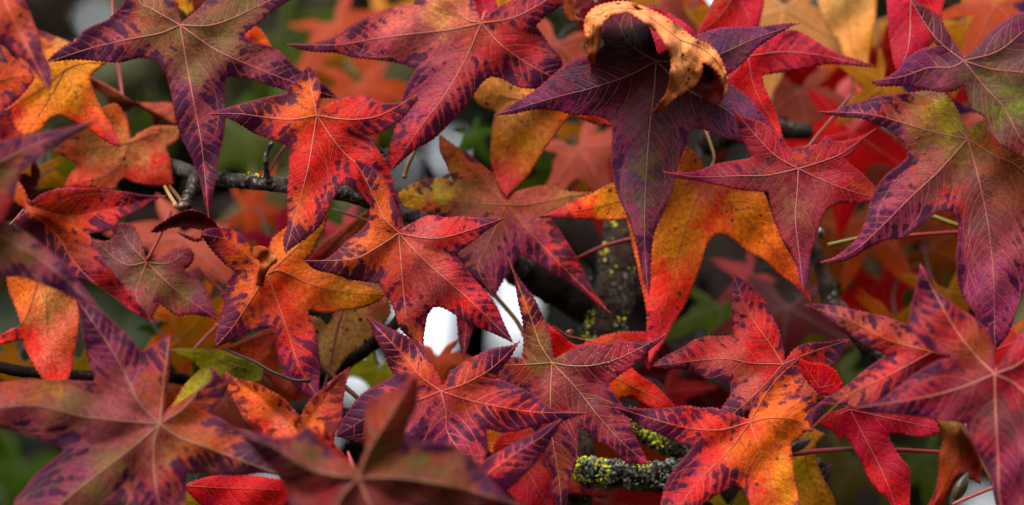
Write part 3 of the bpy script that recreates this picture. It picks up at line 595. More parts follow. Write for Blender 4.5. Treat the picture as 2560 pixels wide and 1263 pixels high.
leaf('large blurred wine red leaf filling the right edge, pinkish veins meeting in a yellow point', 11, (2487, 935),
  [(2133,1021,1),(2199,1034),(2252,1039),(2335,1047),(2385,1052),(2419,1062,1),(2425,1085),(2442,1125),(2460,1160),(2478,1200),(2495,1263),(2530,1400,1),(2575,1300),(2600,1200),(2612,1125,1),(2710,1160,1),(2720,1050),(2645,965,1),(2690,900),(2650,790,1),(2560,830),(2528,863),(2505,900),(2488,928,1),(2485,900),(2482,860),(2468,825),(2429,789),(2385,762),(2345,729),(2325,686),(2299,656,1),(2289,719),(2279,766),(2272,809),(2300,850),(2340,880),(2379,895,1),(2335,906),(2286,933),(2236,976),(2196,1003)],
  [[(2400,970),(2300,995),(2137,1020)],[(2489,1030),(2495,1140),(2500,1250),(2529,1392)],[(2440,890),(2380,810),(2300,662)],[(2560,980),(2705,1157)],[(2560,900),(2645,795)]],
  [(2470,940,'wine',.05),(2400,970,'wine',.25),(2330,960,'crimson',.6),(2380,1010,'wine',.35),(2270,1000,'crimson',.55),(2160,1020,'purple',.7),(2300,1035,'purple',.5),(2430,880,'brown',.1),(2380,830,'redbrown',.4),(2310,780,'redbrown',.65),(2320,710,'purple',.6),(2470,870,'brown',.05),(2460,1040,'dusk',.25),(2520,1050,'dusk',.3),(2460,1110,'crimson',.5),(2520,1180,'purple',.5),(2480,1180,'wine',.5),(2540,960,'crimson',.1),(2550,880,'crimson',.2)],
  gain=0.85, rim='purple', rimw=10, rimk=.6, tz=[.5,.6,-.3,.2,.3], vein='pink', vw=(9,3))
# 15 very near leaf bottom centre
leaf('very blurred dark olive and wine leaf closest to the viewer at the bottom centre', 21, (896, 1195),
  [(598,1080,1),(650,1084),(700,1092),(740,1085),(766,1064,1),(790,1085),(820,1115),(850,1140),(885,1165),(898,1182,1),(905,1150),(916,1126),(914,1076),(913,1029),(922,1000),(960,985),(1000,965),(1037,931,1),(1047,976),(1039,1029),(1019,1059),(1011,1108,1),(1039,1106),(1089,1104),(1132,1112),(1172,1139),(1212,1175),(1238,1212),(1290,1255),(1335,1276,1),(1240,1290),(1100,1305),(1015,1305,1),(1010,1410,1),(920,1345),(870,1300,1),(800,1390,1),(740,1300),(722,1240),(700,1195),(655,1150),(620,1110)],
  [[(820,1185),(760,1165),(690,1120),(602,1082)],[(920,1130),(970,1050),(1035,938)],[(1000,1195),(1150,1220),(1328,1273)],[(925,1260),(1007,1400)],[(850,1250),(803,1382)]],
  [(890,1180,'brown',0),(780,1130,'olive',.3),(700,1110,'wine',.6),(640,1100,'purple',.7),(950,1050,'rust',.3),(1020,980,'redbrown',.3),(930,1120,'olive',0),(1040,1150,'moss',.1),(1080,1120,'redbrown',.6),(900,1100,'redbrown',.1),(1130,1160,'olive',.5),(1230,1220,'wine',.8),(1050,1230,'wine',.7),(900,1250,'mauve',.1),(820,1230,'crimson',.4),(860,1230,'mauve',.05)],
  gain=.55, rim='wine', rimw=12, rimk=.6, tz=[.3,.8,-.5,.5,.5], vein='dull', vw=(10,4), sidew=3.5, fold=.08, serr=1.5, stalk=[(896,1195,20.6),(895,1190,18),(880,1160,12),(870,1130,6)])
# 16 bottom left large
leaf('large blurred tan pink leaf at the bottom left with thick pink veins and purple blotches', 10.5, (400, 1060),
  [(-90,1030,1),(-40,980),(0,955),(48,952),(110,950),(183,950),(235,951,1),(231,936),(216,895),(209,848),(202,800),(188,742,1),(240,768),(290,810),(330,850),(350,874),(381,862),(425,838,1),(425,873),(421,947),(414,991),(408,1042,1),(420,1030),(458,1002),(502,972),(528,945),(526,912,1),(552,940),(576,952),(561,976),(546,998),(528,1037,1),(557,1049),(586,1068),(623,1079),(660,1120),(712,1192,1),(640,1184),(601,1190),(550,1189),(506,1183),(469,1183,1),(466,1214),(464,1263),(432,1370,1),(360,1300),(304,1249,1),(240,1290),(50,1350,1),(33,1263),(59,1225),(92,1181),(128,1152),(161,1126,1),(110,1100),(55,1082),(0,1069)],
  [[(300,1052),(200,1040),(80,1015),(-85,1030)],[(350,1010),(310,930),(270,860),(192,748)],[(405,1000),(423,845)],[(470,1010),(527,918)],[(440,1090),(520,1120),(706,1189)],[(385,1110),(390,1220),(431,1364)],[(330,1120),(240,1190),(150,1263),(55,1346)]],
  [(370,1050,'mauve',.02),(280,1030,'mauve',.05),(180,1010,'khaki',.05),(120,970,'gold',.1),(30,965,'rust',.1),(60,1030,'mauve',.15),(60,1065,'purple',.8),(180,1100,'purple',.8),(260,1080,'mauve',.2),(300,960,'mauve',.2),(250,880,'purple',.6),(230,830,'purple',.75),(340,900,'purple',.65),(400,900,'redbrown',.6),(390,980,'brown',.1),(460,1030,'brown',.2),(530,960,'rust',.7),(500,1020,'rust',.4),(500,1100,'brown',.3),(560,1080,'rust',.7),(520,1150,'orange',.75),(640,1140,'plum',.9),(420,1130,'khaki',.3),(430,1180,'redbrown',.7),(340,1180,'wine',.8),(280,1150,'khaki',.25),(200,1180,'purple',.75),(110,1210,'purple',.9),(230,1230,'khaki',.25),(390,1240,'purple',.7)],
  gain=.9, rim='redbrown', rimw=8, rimk=.4, tz=[.2,-.6,-.8,-.6,.5,.6,.5], vein='dull', vw=(10,4), sidew=3.5, fold=.04)
# 18 left red folded leaf
leaf('folded coral red leaf at the left with a pale pointed right lobe', 6.0, (68, 517),
  [(46,452,1),(60,470),(72,500),(78,503,1),(110,483),(150,470),(186,466),(233,471),(283,475),(319,481),(359,488),(419,489,1),(389,500),(359,516),(332,533),(299,546),(289,566),(259,576),(219,585,1),(229,599),(249,639),(276,673),(303,709),(332,746),(359,776),(384,807,1),(349,788),(316,768),(283,742),(249,720),(213,697),(166,685),(143,658),(113,628),(86,588),(40,562,1),(38,548),(62,526),(40,508),(24,488)],
  [[(126,533),(173,541),(233,533),(415,490)],[(143,589),(190,660),(255,722),(381,803)],[(55,480),(47,456)]],
  [(48,480,'orange',.05),(110,500,'coral',.1),(200,490,'coral',.1),(300,500,'coral',.5),(340,510,'crimson',.7),(400,492,'dusk',.3),(180,560,'orange',.25),(240,555,'coral',.6),(140,560,'coral',.1),(200,630,'salmon',.15),(260,690,'coral',.2),(330,760,'magenta',.2),(380,800,'crimson',.2),(110,590,'rust',.8),(150,640,'maroon',.85),(90,560,'orange',.5),(230,690,'purple',.75)],
  rim='crimson', rimw=7, rimk=.4, tz=[-.6,.8,.2], vein='coral', fold=-.05, dz=[(110,600,-1.6),(150,650,-1.8),(250,540,0),(250,660,0),(68,517,0)], stalk=[(68,517,5.7),(60,525,4),(30,560,0),(-20,600,-4)])
# 19-21 blurred leaves at the left edge
leaf('blurred purple lobe with tan midrib entering from the left below the folded red leaf', 14, (-60, 560),
  [(-110,470,1),(-40,510),(0,545),(60,580),(130,632),(190,694),(254,780,1),(233,762),(183,745),(133,722),(66,695),(0,695),(-60,720),(-140,640,1)],
  [[(20,600),(126,668),(250,776)],[(-40,640),(-62,712)]],
  [(0,620,'khaki',.1),(60,640,'khaki',.15),(110,670,'mauve',.4),(40,680,'purple',.8),(150,715,'purple',.85),(180,715,'plum',.6),(230,755,'ink',.6),(-40,620,'mauve',.2)],
  gain=0.75, rim='purple', rimw=14, rimk=.6, tz=[.4,0], vein='dull', vw=(9,3), stalk=[(-60,560,10.5),(-80,540,6),(-140,500,0)])
leaf('blurred brownish purple lobe pointing right from the left edge, over the yellow orange leaf', 15, (-70, 440),
  [(-120,360,1),(-40,362),(0,355),(66,338),(133,326),(199,311),(248,297,1),(206,328),(160,352),(120,378),(93,404),(60,425),(44,455),(34,500),(18,540),(-5,570),(-70,610),(-150,560,1)],
  [[(30,390),(120,350),(245,299)],[(-60,512)]],
  [(20,370,'purple',.6),(40,400,'brown',.2),(100,355,'mauve',.5),(160,325,'purple',.8),(230,303,'violet',.6),(10,440,'olive',.1),(10,520,'redbrown',.1),(80,390,'purple',.6)],
  gain=0.7, rim='plum', rimw=12, rimk=.7, tz=[.3,0], vein='dull', vw=(8,3), stalk=[(-70,440,12),(-100,420,7),(-150,380,2)])
leaf('blurred orange and purple lobe hanging down in the top left corner', 10.5, (-20, -80),
  [(-120,-140,1),(-60,-130),(20,-110),(50,-50),(61,0),(80,43),(93,90),(106,133),(120,163),(126,200),(122,228,1),(110,206),(83,176),(60,150),(27,123),(0,104),(-40,60),(-90,-20)],
  [[(20,20),(70,120),(121,224)],[(-60,-120)]],
  [(20,30,'rust',.3),(60,40,'orange',.6),(50,90,'salmon',.4),(20,100,'crimson',.6),(90,140,'salmon',.5),(110,180,'wine',.6),(120,215,'plum',.5)],
  gain=0.85, rim='purple', rimw=12, rimk=.7, tz=[.6,0], vein='coral', vw=(7,3), dark='plum', stalk=[(-20,-80,10),(-30,-100,7),(-60,-160,2)])
# 22-25 orange leaves upper left
leaf('yellow orange leaf at the upper left with a bright crimson drooping tip', -4.5, (163, 173),
  [(90,130,1),(150,120),(268,154,1),(239,180),(226,197),(233,226),(253,263),(266,293),(283,319),(296,349),(305,369,1),(283,364),(253,346),(226,326),(186,306),(160,290),(140,289),(116,303),(100,326),(60,345,1),(45,330),(27,306),(8,276,1),(33,259),(66,226),(86,196),(80,170)],
  [[(200,160),(262,155)],[(200,260),(250,310),(303,366)],[(120,250),(62,341)],[(110,215),(15,276)]],
  [(160,190,'amber',0),(220,170,'gold',0),(120,230,'amber',0),(180,250,'amber',.02),(230,270,'orange',.05),(240,320,'coral',.1),(285,345,'crimson',.05),(302,365,'wine',.2),(80,290,'orange',.05),(200,300,'coral',.1),(30,280,'red',.3)],
  gain=1.15, rim='rust', rimw=6, rimk=.4, tz=[-.4,1.0,-.3,-.4], vein='dull', vw=(3.5,1.5), sidew=1.2, speck=.5, stalk=[(163,173,-4.8),(170,160,-6),(190,100,-9)])
leaf('rusty spotted leaf at the far left edge tucked behind the yellow orange leaf', -7, (-30, 210),
  [(-90,120,1),(0,110),(33,143),(80,173),(88,190,1),(66,229),(27,263),(40,300),(55,340),(30,400),(-40,420,1),(-80,300)],
  [[(30,195),(84,190)],[(0,300),(40,340)],[(-40,410)]],
  [(20,170,'rust',.2),(60,190,'orange',.1),(20,230,'rust',.35),(60,200,'red',.4),(10,290,'redbrown',.6),(30,330,'redbrown',.4),(0,150,'brown',.2)],
  rim='redbrown', rimw=7, tz=[-.3,.2,0], vein='dark', vw=(3,1.5), speck=.7)
leaf('orange brown leaf partly seen behind the long left lobe of the olive leaf', -9, (90, 100),
  [(60,60,1),(110,80),(150,95),(190,110),(260,130),(240,170,1),(150,190),(70,190),(40,140)],
  [[(150,130),(235,165)],[(70,70)]],
  [(110,100,'orange',.3),(150,110,'tan',.1),(100,140,'rust',.3),(200,140,'gold',.1)], tz=[0,0], vein='dark', vw=(3,1.5), speck=.5)
leaf('pale orange leaf with red lower points, beside the grey twig at the left', -6, (327, 356),
  [(327,348,1),(346,332),(382,316),(416,314),(450,318,1),(445,346),(429,362),(416,370),(424,399),(427,420),(433,461,1),(406,466),(359,460),(329,453),(310,443,1),(296,456),(283,472),(233,474),(186,470),(158,470,1),(176,433),(200,412,1),(186,406),(160,392),(131,379,1),(150,355),(180,330),(240,280),(270,262,1),(293,262),(319,299)],
  [[(380,335),(447,320)],[(370,420),(430,458)],[(280,430),(165,466)],[(240,370),(135,379)],[(300,310),(272,266)]],
  [(320,380,'tan',.02),(380,360,'salmon',.02),(250,370,'tan',.02),(400,430,'coral',.1),(300,430,'salmon',.05),(200,460,'red',.15),(340,455,'red',.15),(150,380,'rust',.3),(300,300,'orange',.1),(430,330,'tan',.05)],
  gain=1.2, rim='red', rimw=8, rimk=.45, tz=[-.3,.3,.4,0,-.4], vein='orange', vw=(4,1.5), sidew=1.4, speck=.9, stalk=[(327,350,-6.2),(315,320,-7.5),(305,230,-9),(288,110,-9),(279,-30,-9)], stalk_mat='pink')
leaf('curled brown dry leaf bent over a dark hollow, left of the olive hanging lobe', -7.5, (300, 235),
  [(222,192,1),(260,206),(300,230),(326,254),(380,256),(430,257),(440,285),(444,315,1),(392,318),(378,288),(346,268),(320,276),(306,290),(300,318,1),(283,280),(262,240),(235,222)],
  [[(350,262),(438,310)],[(225,194)]],
  [(240,205,'maroon',.1),(290,240,'brown',.1),(270,240,'maroon',0),(350,262,'rust',.1),(420,280,'salmon',.1),(400,305,'brown',.2),(310,280,'maroon',0)],
  rim='brown', rimw=5, tz=[.3,.4], dz=[(222,192,-.5),(326,254,1.6),(430,257,.6),(300,318,-1.8),(392,318,0),(346,268,.4)], vein='brown', vw=(4,2), speck=.4, fold=.12, stalk=0)
L26 = leaf('olive and plum leaf with ragged lobes and a red stem, left of the orange leaf', -3.2, (367, 656),
  [(290,553,1),(329,563),(346,589),(356,616),(364,642,1),(396,643),(416,633),(439,619),(474,620,1),(486,637),(479,659),(461,675,1),(489,696),(515,722),(532,759),(546,801,1),(519,793),(479,787),(442,789),(416,769),(399,757,1),(386,779),(378,803,1),(340,770),(310,740),(275,690),(240,650),(230,596,1),(260,602),(280,598,1),(282,575)],
  [[(325,610),(294,558)],[(310,660),(235,600)],[(440,725),(543,798)],[(340,740),(376,798)],[(420,658),(472,625)]],
  [(367,670,'olive',0),(320,630,'dusk',.05),(300,580,'dusk',.2),(270,640,'dusk',.05),(420,640,'wine',.15),(470,640,'wine',.2),(400,720,'olive',.02),(450,740,'olive',.02),(490,720,'dusk',.15),(520,780,'purple',.35),(420,760,'wine',.3),(340,740,'mauve',.2),(460,780,'wine',.3)],
  rim='wine', rimw=16, rimk=.6, tz=[-.4,-.5,.3,.1,-.3], vein='pink', vw=(5,1.8), serr=3, stalk=[(367,652,-3.2,4),(395,600,-3.6,4.5),(408,570,-3.8,5),(428,530,-4.5,5)], stalk_mat='red')
leaf('dark maroon curled leaf edge arching above the red stem at the left', -1.5, (470, 552),
  [(378,581,1),(399,560),(432,540),(472,526),(512,533),(539,556),(550,580,1),(505,575),(465,568),(426,571),(399,580)],
  [[(430,560),(384,578)],[(510,560),(546,576)]],
  [(400,565,'dark',0),(450,545,'maroon',0),(500,555,'maroon',0),(540,565,'redbrown',0)], rim='dark', rimw=5, tz=[-.6,-.3], vein='dark', vw=(3,1.5), fold=-.1, side=False, stalk=0, tilt=(0,-.6))
leaf('small dark red curled leaf scrap beside the folded purple stained point', -2, (480, 592),
  [(440,580,1),(460,586),(490,596),(512,588,1),(500,604),(478,604),(458,595)], [[(505,592)],[(445,583)]], [(480,592,'maroon',0)], tz=[0,.2], vein='dark', vw=(2.5,1), side=False, stalk=0)
# 28 orange lower left
leaf('smooth salmon orange lobe with red tip at the left, hanging above the dark twig', 2.6, (110, 640),
  [(14,690,1),(66,688),(133,716),(183,742),(197,772),(196,837),(182,895),(172,947),(150,990,1),(120,962),(104,945),(81,906),(62,870),(54,850),(0,860),(-40,850,1),(10,835),(29,822),(51,818),(40,780),(22,735)],
  [[(115,740),(120,860),(148,984)],[(60,800),(-30,850)]],
  [(60,720,'orange',.02),(120,760,'tan',0),(150,820,'salmon',0),(120,880,'salmon',0),(80,870,'coral',.05),(150,930,'coral',.1),(180,860,'rust',.15),(20,845,'red',.2)],
  gain=1.25, rim='rust', rimw=9, rimk=.5, tz=[.5,-.5], vein='salmon' if 'salmon' in VEIN_MATS else 'orange', vw=(4,1.5), sidew=1.2, side=False, speck=.4)
# 29 yellow green
leaf('yellow green leaf lying behind the blotched bottom left leaf', -4.8, (592, 914),
  [(420,873,1),(477,871),(550,876),(587,890),(625,900),(660,925,1),(655,950),(630,958),(568,945),(530,960),(500,1000),(440,1040),(400,1060,1),(414,1027),(433,1005),(458,965),(500,922,1),(470,900)],
  [[(520,890),(430,875)],[(520,960),(410,1050)],[(650,930)]],
  [(580,905,'moss',0),(520,890,'lime',0),(450,880,'lime',.05),(500,950,'lime',0),(450,1000,'lime',.1),(630,930,'moss',0),(430,1020,'orange',.2)],
  gain=.95, rim='amber', rimw=6, rimk=.5, tz=[.2,.3,0], vein='cream', vw=(3,1.2), sidew=1.5)
# 30 orange in front
leaf('orange leaf with dark spotted upright lobe tucked behind the nearest blurred leaf', 6.0, (750, 1088),
  [(560,925,1),(590,945),(640,959),(673,976),(713,1002),(751,1040,1),(766,1012),(786,989),(813,969),(839,943),(875,918,1),(866,950),(857,1002),(853,1049),(840,1082),(836,1110),(880,1160),(890,1230,1),(820,1200),(740,1180),(690,1150),(620,1064),(594,1020),(572,976)],
  [[(690,1030),(564,930)],[(790,1030),(873,922)],[(880,1222)]],
  [(620,980,'orange',.35),(600,1010,'rust',.6),(660,1000,'orange',.2),(700,1050,'salmon',.1),(640,1060,'coral',.5),(800,1010,'rust',.5),(850,960,'maroon',.7),(830,1050,'crimson',.6),(780,1060,'orange',.3),(820,1120,'coral',.3)],
  rim='maroon', rimw=6, rimk=.6, tz=[-.3,.6,0], vein='orange', vw=(5,2), dark='maroon', speck=.5, fold=-.06)
# 31 tan leaf
leaf('papery tan leaf with brown freckles beneath the orange leaf, white sky beside it', -5.2, (880, 740),
  [(770,788,1),(800,795),(820,812),(840,770),(880,700),(930,690),(962,735),(978,760,1),(975,790),(940,830),(900,868),(870,890),(845,925),(828,948,1),(812,925),(800,900),(790,840),(778,806)],
  [[(860,820),(830,942)],[(940,750),(974,761)],[(800,790)]],
  [(850,850,'tan',0),(820,880,'straw',.05),(920,790,'tan',0),(960,760,'salmon',0),(790,810,'straw',0),(880,830,'sand',.05)],
  gain=1.25, rim='brown', rimw=5, rimk=.5, tz=[.2,0,0], vein='dull', vw=(3,1.4), sidew=1.2, speck=1.0, stalk=[(880,740,-5),(853,779,-4.2),(839,843,-4),(818,945,-4.2),(800,1010,-5)], stalk_mat='pink')
# 33 multi coloured leaf behind the centre star
leaf('yellow, orange and mauve leaf behind the coral star, pointed lobe crossing the mossy branch', -5, (1266, 512),
  [(1100,338,1),(1139,366),(1179,389),(1212,416),(1238,440),(1264,495,1),(1283,480),(1313,472),(1363,463),(1402,455,1),(1403,474),(1440,478),(1482,480,1),(1446,506),(1413,525),(1368,536,1),(1383,553),(1406,586),(1430,626),(1453,666),(1469,699),(1493,736),(1527,784,1),(1493,759),(1446,722),(1406,699),(1380,683),(1346,659),(1303,638,1),(1290,656),(1272,683),(1255,709),(1235,744,1),(1205,710),(1170,680),(1145,640),(1130,590,1),(1090,560),(1059,543),(1032,536),(1006,516),(996,484,1),(1022,466),(1056,452),(1095,443),(1132,449,1),(1115,410),(1102,379)],
  [[(1180,508),(1090,497),(1000,486)],[(1200,440),(1103,342)],[(1330,510),(1478,481)],[(1320,575),(1390,650),(1450,710),(1525,782)],[(1225,600),(1195,670),(1233,740)]],
  [(1260,520,'salmon',0),(1180,500,'khaki',.1),(1100,470,'lime',.2),(1060,455,'olive',.7),(1020,490,'yellow',.15),(1080,520,'rust',.7),(1160,540,'mauve',.3),(1200,460,'salmon',.02),(1150,400,'orange',.05),(1140,450,'olive',.6),(1180,400,'rust',.3),(1320,490,'salmon',0),(1400,480,'tan',.02),(1440,495,'sand',0),(1380,460,'redbrown',.2),(1340,560,'mauve',.2),(1290,600,'purple',.5),(1400,600,'coral',.7),(1350,640,'purple',.7),(1430,660,'coral',.65),(1460,710,'crimson',.6),(1520,778,'magenta',.3),(1220,580,'dusk',.5),(1190,660,'dusk',.5),(1260,680,'purple',.7),(1230,720,'purple',.6)],
  gain=1.1, rim='redbrown', rimw=7, rimk=.5, tz=[-.2,-.4,-.2,.5,.3], vein='orange', vw=(5,1.8), speck=.4, wave=.2, stalk=[(1266,512,-5.3),(1268,500,-6.5),(1275,440,-10)])
# 34 spotted orange lobe
leaf('spotted amber leaf with crimson lower tip between the salmon and big purple leaves', -6, (1300, 250),
  [(1180,236,1),(1215,200),(1256,190),(1330,215),(1420,240),(1520,285),(1540,318,1),(1490,312),(1430,290),(1415,300),(1400,322),(1365,370),(1345,402),(1320,440),(1295,466),(1266,494,1),(1245,465),(1235,440),(1228,400),(1228,330),(1234,300),(1240,280,1),(1200,264)],
  [[(1285,340),(1268,488)],[(1220,235)],[(1420,265),(1535,315)]],
  [(1200,235,'amber',.1),(1240,260,'tan',.1),(1290,300,'tan',.05),(1300,350,'gold',.05),(1260,350,'amber',.05),(1330,370,'gold',.1),(1290,400,'rust',.1),(1260,430,'crimson',.1),(1275,470,'magenta',.1),(1470,300,'red',.2),(1400,280,'orange',.1)],
  gain=1.35, rim='rust', rimw=7, rimk=.4, tz=[.3,-.2,0], vein='orange', vw=(3.5,1.4), sidew=1.2, speck=1.2)
# 35 large smooth orange leaf
leaf('large smooth orange leaf with red shaded tips behind the purple hanging lobe', -2.6, (1762, 448),
  [(1338,542,1),(1380,530),(1420,510),(1453,493),(1486,480),(1529,458),(1600,440),(1660,432,1),(1690,402),(1705,382),(1716,366,1),(1745,392),(1759,420),(1768,442),(1800,438),(1850,445),(1902,478),(1927,530),(1940,566),(1963,613),(1986,649),(2015,710),(2028,756,1),(2003,731),(1980,711),(1953,690),(1920,660),(1892,640),(1855,619),(1819,590),(1795,585),(1775,599),(1759,633),(1735,709),(1712,766),(1686,806),(1650,870),(1622,908,1),(1618,850),(1614,782),(1600,700),(1580,600),(1566,549,1),(1513,551),(1463,547),(1413,547),(1363,547)],
  [[(1730,530),(1700,620),(1680,700),(1655,790),(1625,900)],[(1830,510),(1930,620),(2025,751)],[(1600,490),(1480,520),(1342,542)],[(1735,410),(1718,370)]],
  [(1760,470,'salmon',0),(1800,500,'coral',.02),(1700,480,'gold',0),(1720,560,'amber',0),(1690,620,'amber',0),(1780,560,'coral',.02),(1850,530,'amber',.02),(1900,600,'orange',.05),(1960,680,'rust',.1),(2020,745,'crimson',.1),(1740,660,'rust',.1),(1660,700,'coral',.05),(1700,760,'red',.1),(1640,820,'crimson',.2),(1625,880,'crimson',.2),(1500,500,'gold',0),(1460,530,'coral',.1),(1400,540,'crimson',.2),(1350,542,'plum',.5),(1540,480,'amber',0),(1730,400,'orange',.1)],
  gain=1.8, rim='rust', rimw=9, rimk=.4, tz=[.5,-.2,.2,-.3], vein='orange', vw=(5,1.8), sidew=1.2, speck=.9, stalk=[(1765,448,-2.8),(1775,420,-3.5),(1790,400,-4),(1768,335,-5),(1750,290,-6)], stalk_mat='ochre')
# 36 curled dry leaf
L36 = leaf('curled dry tan leaf arched like a hook on top of the big purple leaf', 2.2, (1700, 100),
  [(1480,192,1),(1473,140),(1462,90),(1459,60),(1466,37),(1486,17),(1513,7),(1546,2),(1573,5),(1599,13),(1639,30),(1679,53),(1709,73),(1745,100),(1772,113),(1795,133),(1812,166),(1818,199),(1815,233),(1802,256),(1790,265,1),(1806,242),(1808,213),(1797,188),(1779,168),(1757,158,1),(1759,173),(1752,193),(1735,216),(1709,233),(1686,249),(1662,273),(1626,287,1),(1639,266),(1659,243),(1672,213),(1677,180),(1676,146),(1662,113),(1642,83),(1612,57),(1573,36),(1546,36),(1519,47),(1503,63),(1501,86),(1496,120),(1487,156)],
  [[(1640,55),(1590,25),(1530,22),(1488,45),(1482,100),(1480,186)],[(1705,150),(1708,200),(1632,282)],[(1760,125),(1800,165),(1813,210),(1794,260)]],
  [(1500,40,'dry',.02),(1480,90,'dry',.05),(1482,150,'rust',.1),(1481,185,'dark',.1),(1560,20,'dry',0),(1620,40,'dry',.02),(1680,90,'dry',0),(1700,150,'drypale',0),(1730,170,'dry',0),(1690,220,'dry',0),(1650,268,'brown',.1),(1770,130,'dry',0),(1812,190,'dry',.05),(1805,250,'brown',.1)],
  gain=1.35, rim='rust', rimw=5, rimk=.45, tilt=(0,0), tz=[0,0,0], dz=[(1480,192,-1.2),(1470,120,1.6),(1459,60,1.4),(1486,17,1.0),(1546,2,-.6),(1599,13,-.6),(1639,30,-.4),(1503,63,4.4),(1546,36,5.6),(1612,57,6.2),(1662,113,6.0),(1677,180,4.6),(1660,243,2.4),(1626,287,-1.0),(1709,73,.6),(1772,113,1.0),(1812,166,1.5),(1815,233,1.2),(1790,265,-.4),(1757,158,2.4),(1710,130,2.8),(1735,216,1.8)],
  vein='brown', vw=(5,2), sidew=1.4, speck=1.2, fold=.0, wave=.12, crinkle=.09, thick=.0006, dark='brown', name='dry_leaf', stalk=0)
# 37 magenta lobe leaf
leaf('magenta red leaf behind the purple leaf, long tip pointing right', -5, (1870, 140),
  [(1850,100,1),(1920,84),(1980,75),(2010,86),(2053,113),(2093,133),(2136,146),(2173,160),(2197,172,1),(2159,169),(2106,161),(2053,163),(2003,173),(1953,183),(1908,190,1),(1912,216),(1920,233),(1933,263),(1947,306),(1958,352,1),(1925,320),(1890,280),(1850,240),(1815,200,1)],
  [[(1960,130),(2060,140),(2192,171)],[(1890,230),(1955,345)],[(1825,198)]],
  [(1880,150,'coral',.1),(1950,120,'magenta',.2),(2000,100,'crimson',.5),(2040,140,'magenta',.3),(2100,145,'magenta',.3),(2180,168,'plum',.5),(1960,170,'crimson',.4),(1880,210,'red',.1),(1920,270,'red',.1),(1950,330,'red',.1),(1850,190,'coral',.1)],
  rim='crimson', rimw=8, rimk=.4, tz=[.3,.2,0], vein='pink', vw=(4.5,1.6), sidew=2.2, dark='wine')
leaf('deep red leaf at the top edge right of the curled dry leaf', -8, (1840, -20),
  [(1740,88,1),(1765,40),(1785,0),(1790,-60,1),(1850,-90),(1915,-60,1),(1908,10),(1895,70),(1880,100,1),(1820,80)],
  [[(1800,40),(1745,84)],[(1870,40),(1880,92)],[(1850,-82)]],
  [(1780,50,'red',.05),(1800,0,'rust',.05),(1850,20,'crimson',.1),(1890,30,'crimson',.1),(1840,60,'red',.1)], rim='wine', rimw=8, tz=[0,0,0], vein='coral', vw=(4,1.6), dark='wine')
leaf('blurred tan lobe hanging from the top edge at the right', -15, (2115, -40),
  [(2030,-60,1),(2120,-110),(2200,-60,1),(2190,20),(2184,90),(2172,150),(2166,205),(2156,256,1),(2140,225),(2122,178),(2098,118),(2064,58),(2045,0)],
  [[(2120,60),(2150,180),(2156,250)]], [(2110,0,'straw',0),(2120,80,'tan',0),(2150,190,'tan',.1),(2155,240,'crimson',.1),(2180,100,'gold',0)], gain=1.2, tz=[.3], vein='dull', vw=(3.5,1.4), side=False)
leaf('crimson lobe with a pink midrib hanging from the top edge, behind the dark corner leaf', -4.5, (2290, -90),
  [(2205,-60,1),(2290,-130),(2380,-60,1),(2362,0),(2352,50),(2330,110),(2290,150),(2245,190,1),(2232,150),(2222,80),(2216,0)],
  [[(2278,0),(2272,110),(2247,184)]], [(2260,0,'crimson',.05),(2300,40,'crimson',.05),(2240,60,'crimson',.1),(2260,140,'crimson',.1),(2340,20,'red',.1)], rim='crimson', tz=[.2], vein='pink', vw=(7,3), sidew=1.5, dark='wine')
# lower right
leaf('crimson pink leaf at the bottom right whose lower lobe fades to coral', -1, (2125, 1024),
  [(2041,1056,1),(2063,1036),(2106,1022),(2150,1008),(2250,1020),(2339,1050),(2375,1078,1),(2340,1086),(2302,1091),(2252,1086),(2221,1086,1),(2226,1106),(2246,1136),(2272,1169),(2276,1202),(2277,1263),(2266,1340,1),(2226,1259),(2193,1222),(2166,1185),(2146,1142),(2133,1119),(2113,1091,1),(2101,1108,1),(2092,1086),(2070,1072)],
  [[(2170,1110),(2210,1190),(2264,1332)],[(2220,1045),(2370,1077)],[(2060,1052)]],
  [(2120,1050,'crimson',0),(2070,1050,'scarlet',0),(2170,1100,'magenta',.02),(2200,1150,'magenta',.05),(2250,1170,'magenta',.15),(2180,1190,'coral',.05),(2240,1230,'coral',.05),(2230,1060,'magenta',.1),(2310,1070,'magenta',.1)],
  rim='crimson', rimw=9, rimk=.5, tz=[.4,-.2,.1], vein='pink', vw=(4.5,1.8), sidew=1.8, dark='wine', stalk=[(2125,1024,-1.2),(2110,1010,-3),(2060,990,-7)])
leaf('ochre yellow lobe below the fiery leaf at the bottom right', -4, (2020, 1080),
  [(1990,1090,1),(2030,1072),(2064,1086,1),(2040,1115),(2046,1160),(2060,1200),(2080,1240),(2096,1310,1),(2000,1310),(1980,1200),(1975,1130)],
  [[(2020,1180),(2090,1300)]], [(2020,1110,'gold',.05),(2010,1180,'yellow',.02),(2050,1220,'amber',.05),(2070,1270,'gold',.05)], rim='brown', rimw=6, tz=[.2], vein='brown', vw=(3.5,1.4), sidew=1.2, speck=.5)
leaf('small scarlet lobe beside the tip of the fiery orange leaf', 1.6, (2050, 970),
  [(1990,890,1),(2020,905),(2060,910),(2090,928),(2108,962,1),(2095,978),(2068,990),(2040,978),(2010,945)],
  [[(2000,898)],[(2090,960)]], [(2030,930,'scarlet',.02),(2080,950,'scarlet',0),(2040,970,'crimson',.02)], rim='red', rimw=5, tz=[.2,-.2], vein='coral', vw=(3,1.5), fold=0, wave=.06, tilt=(0,0))
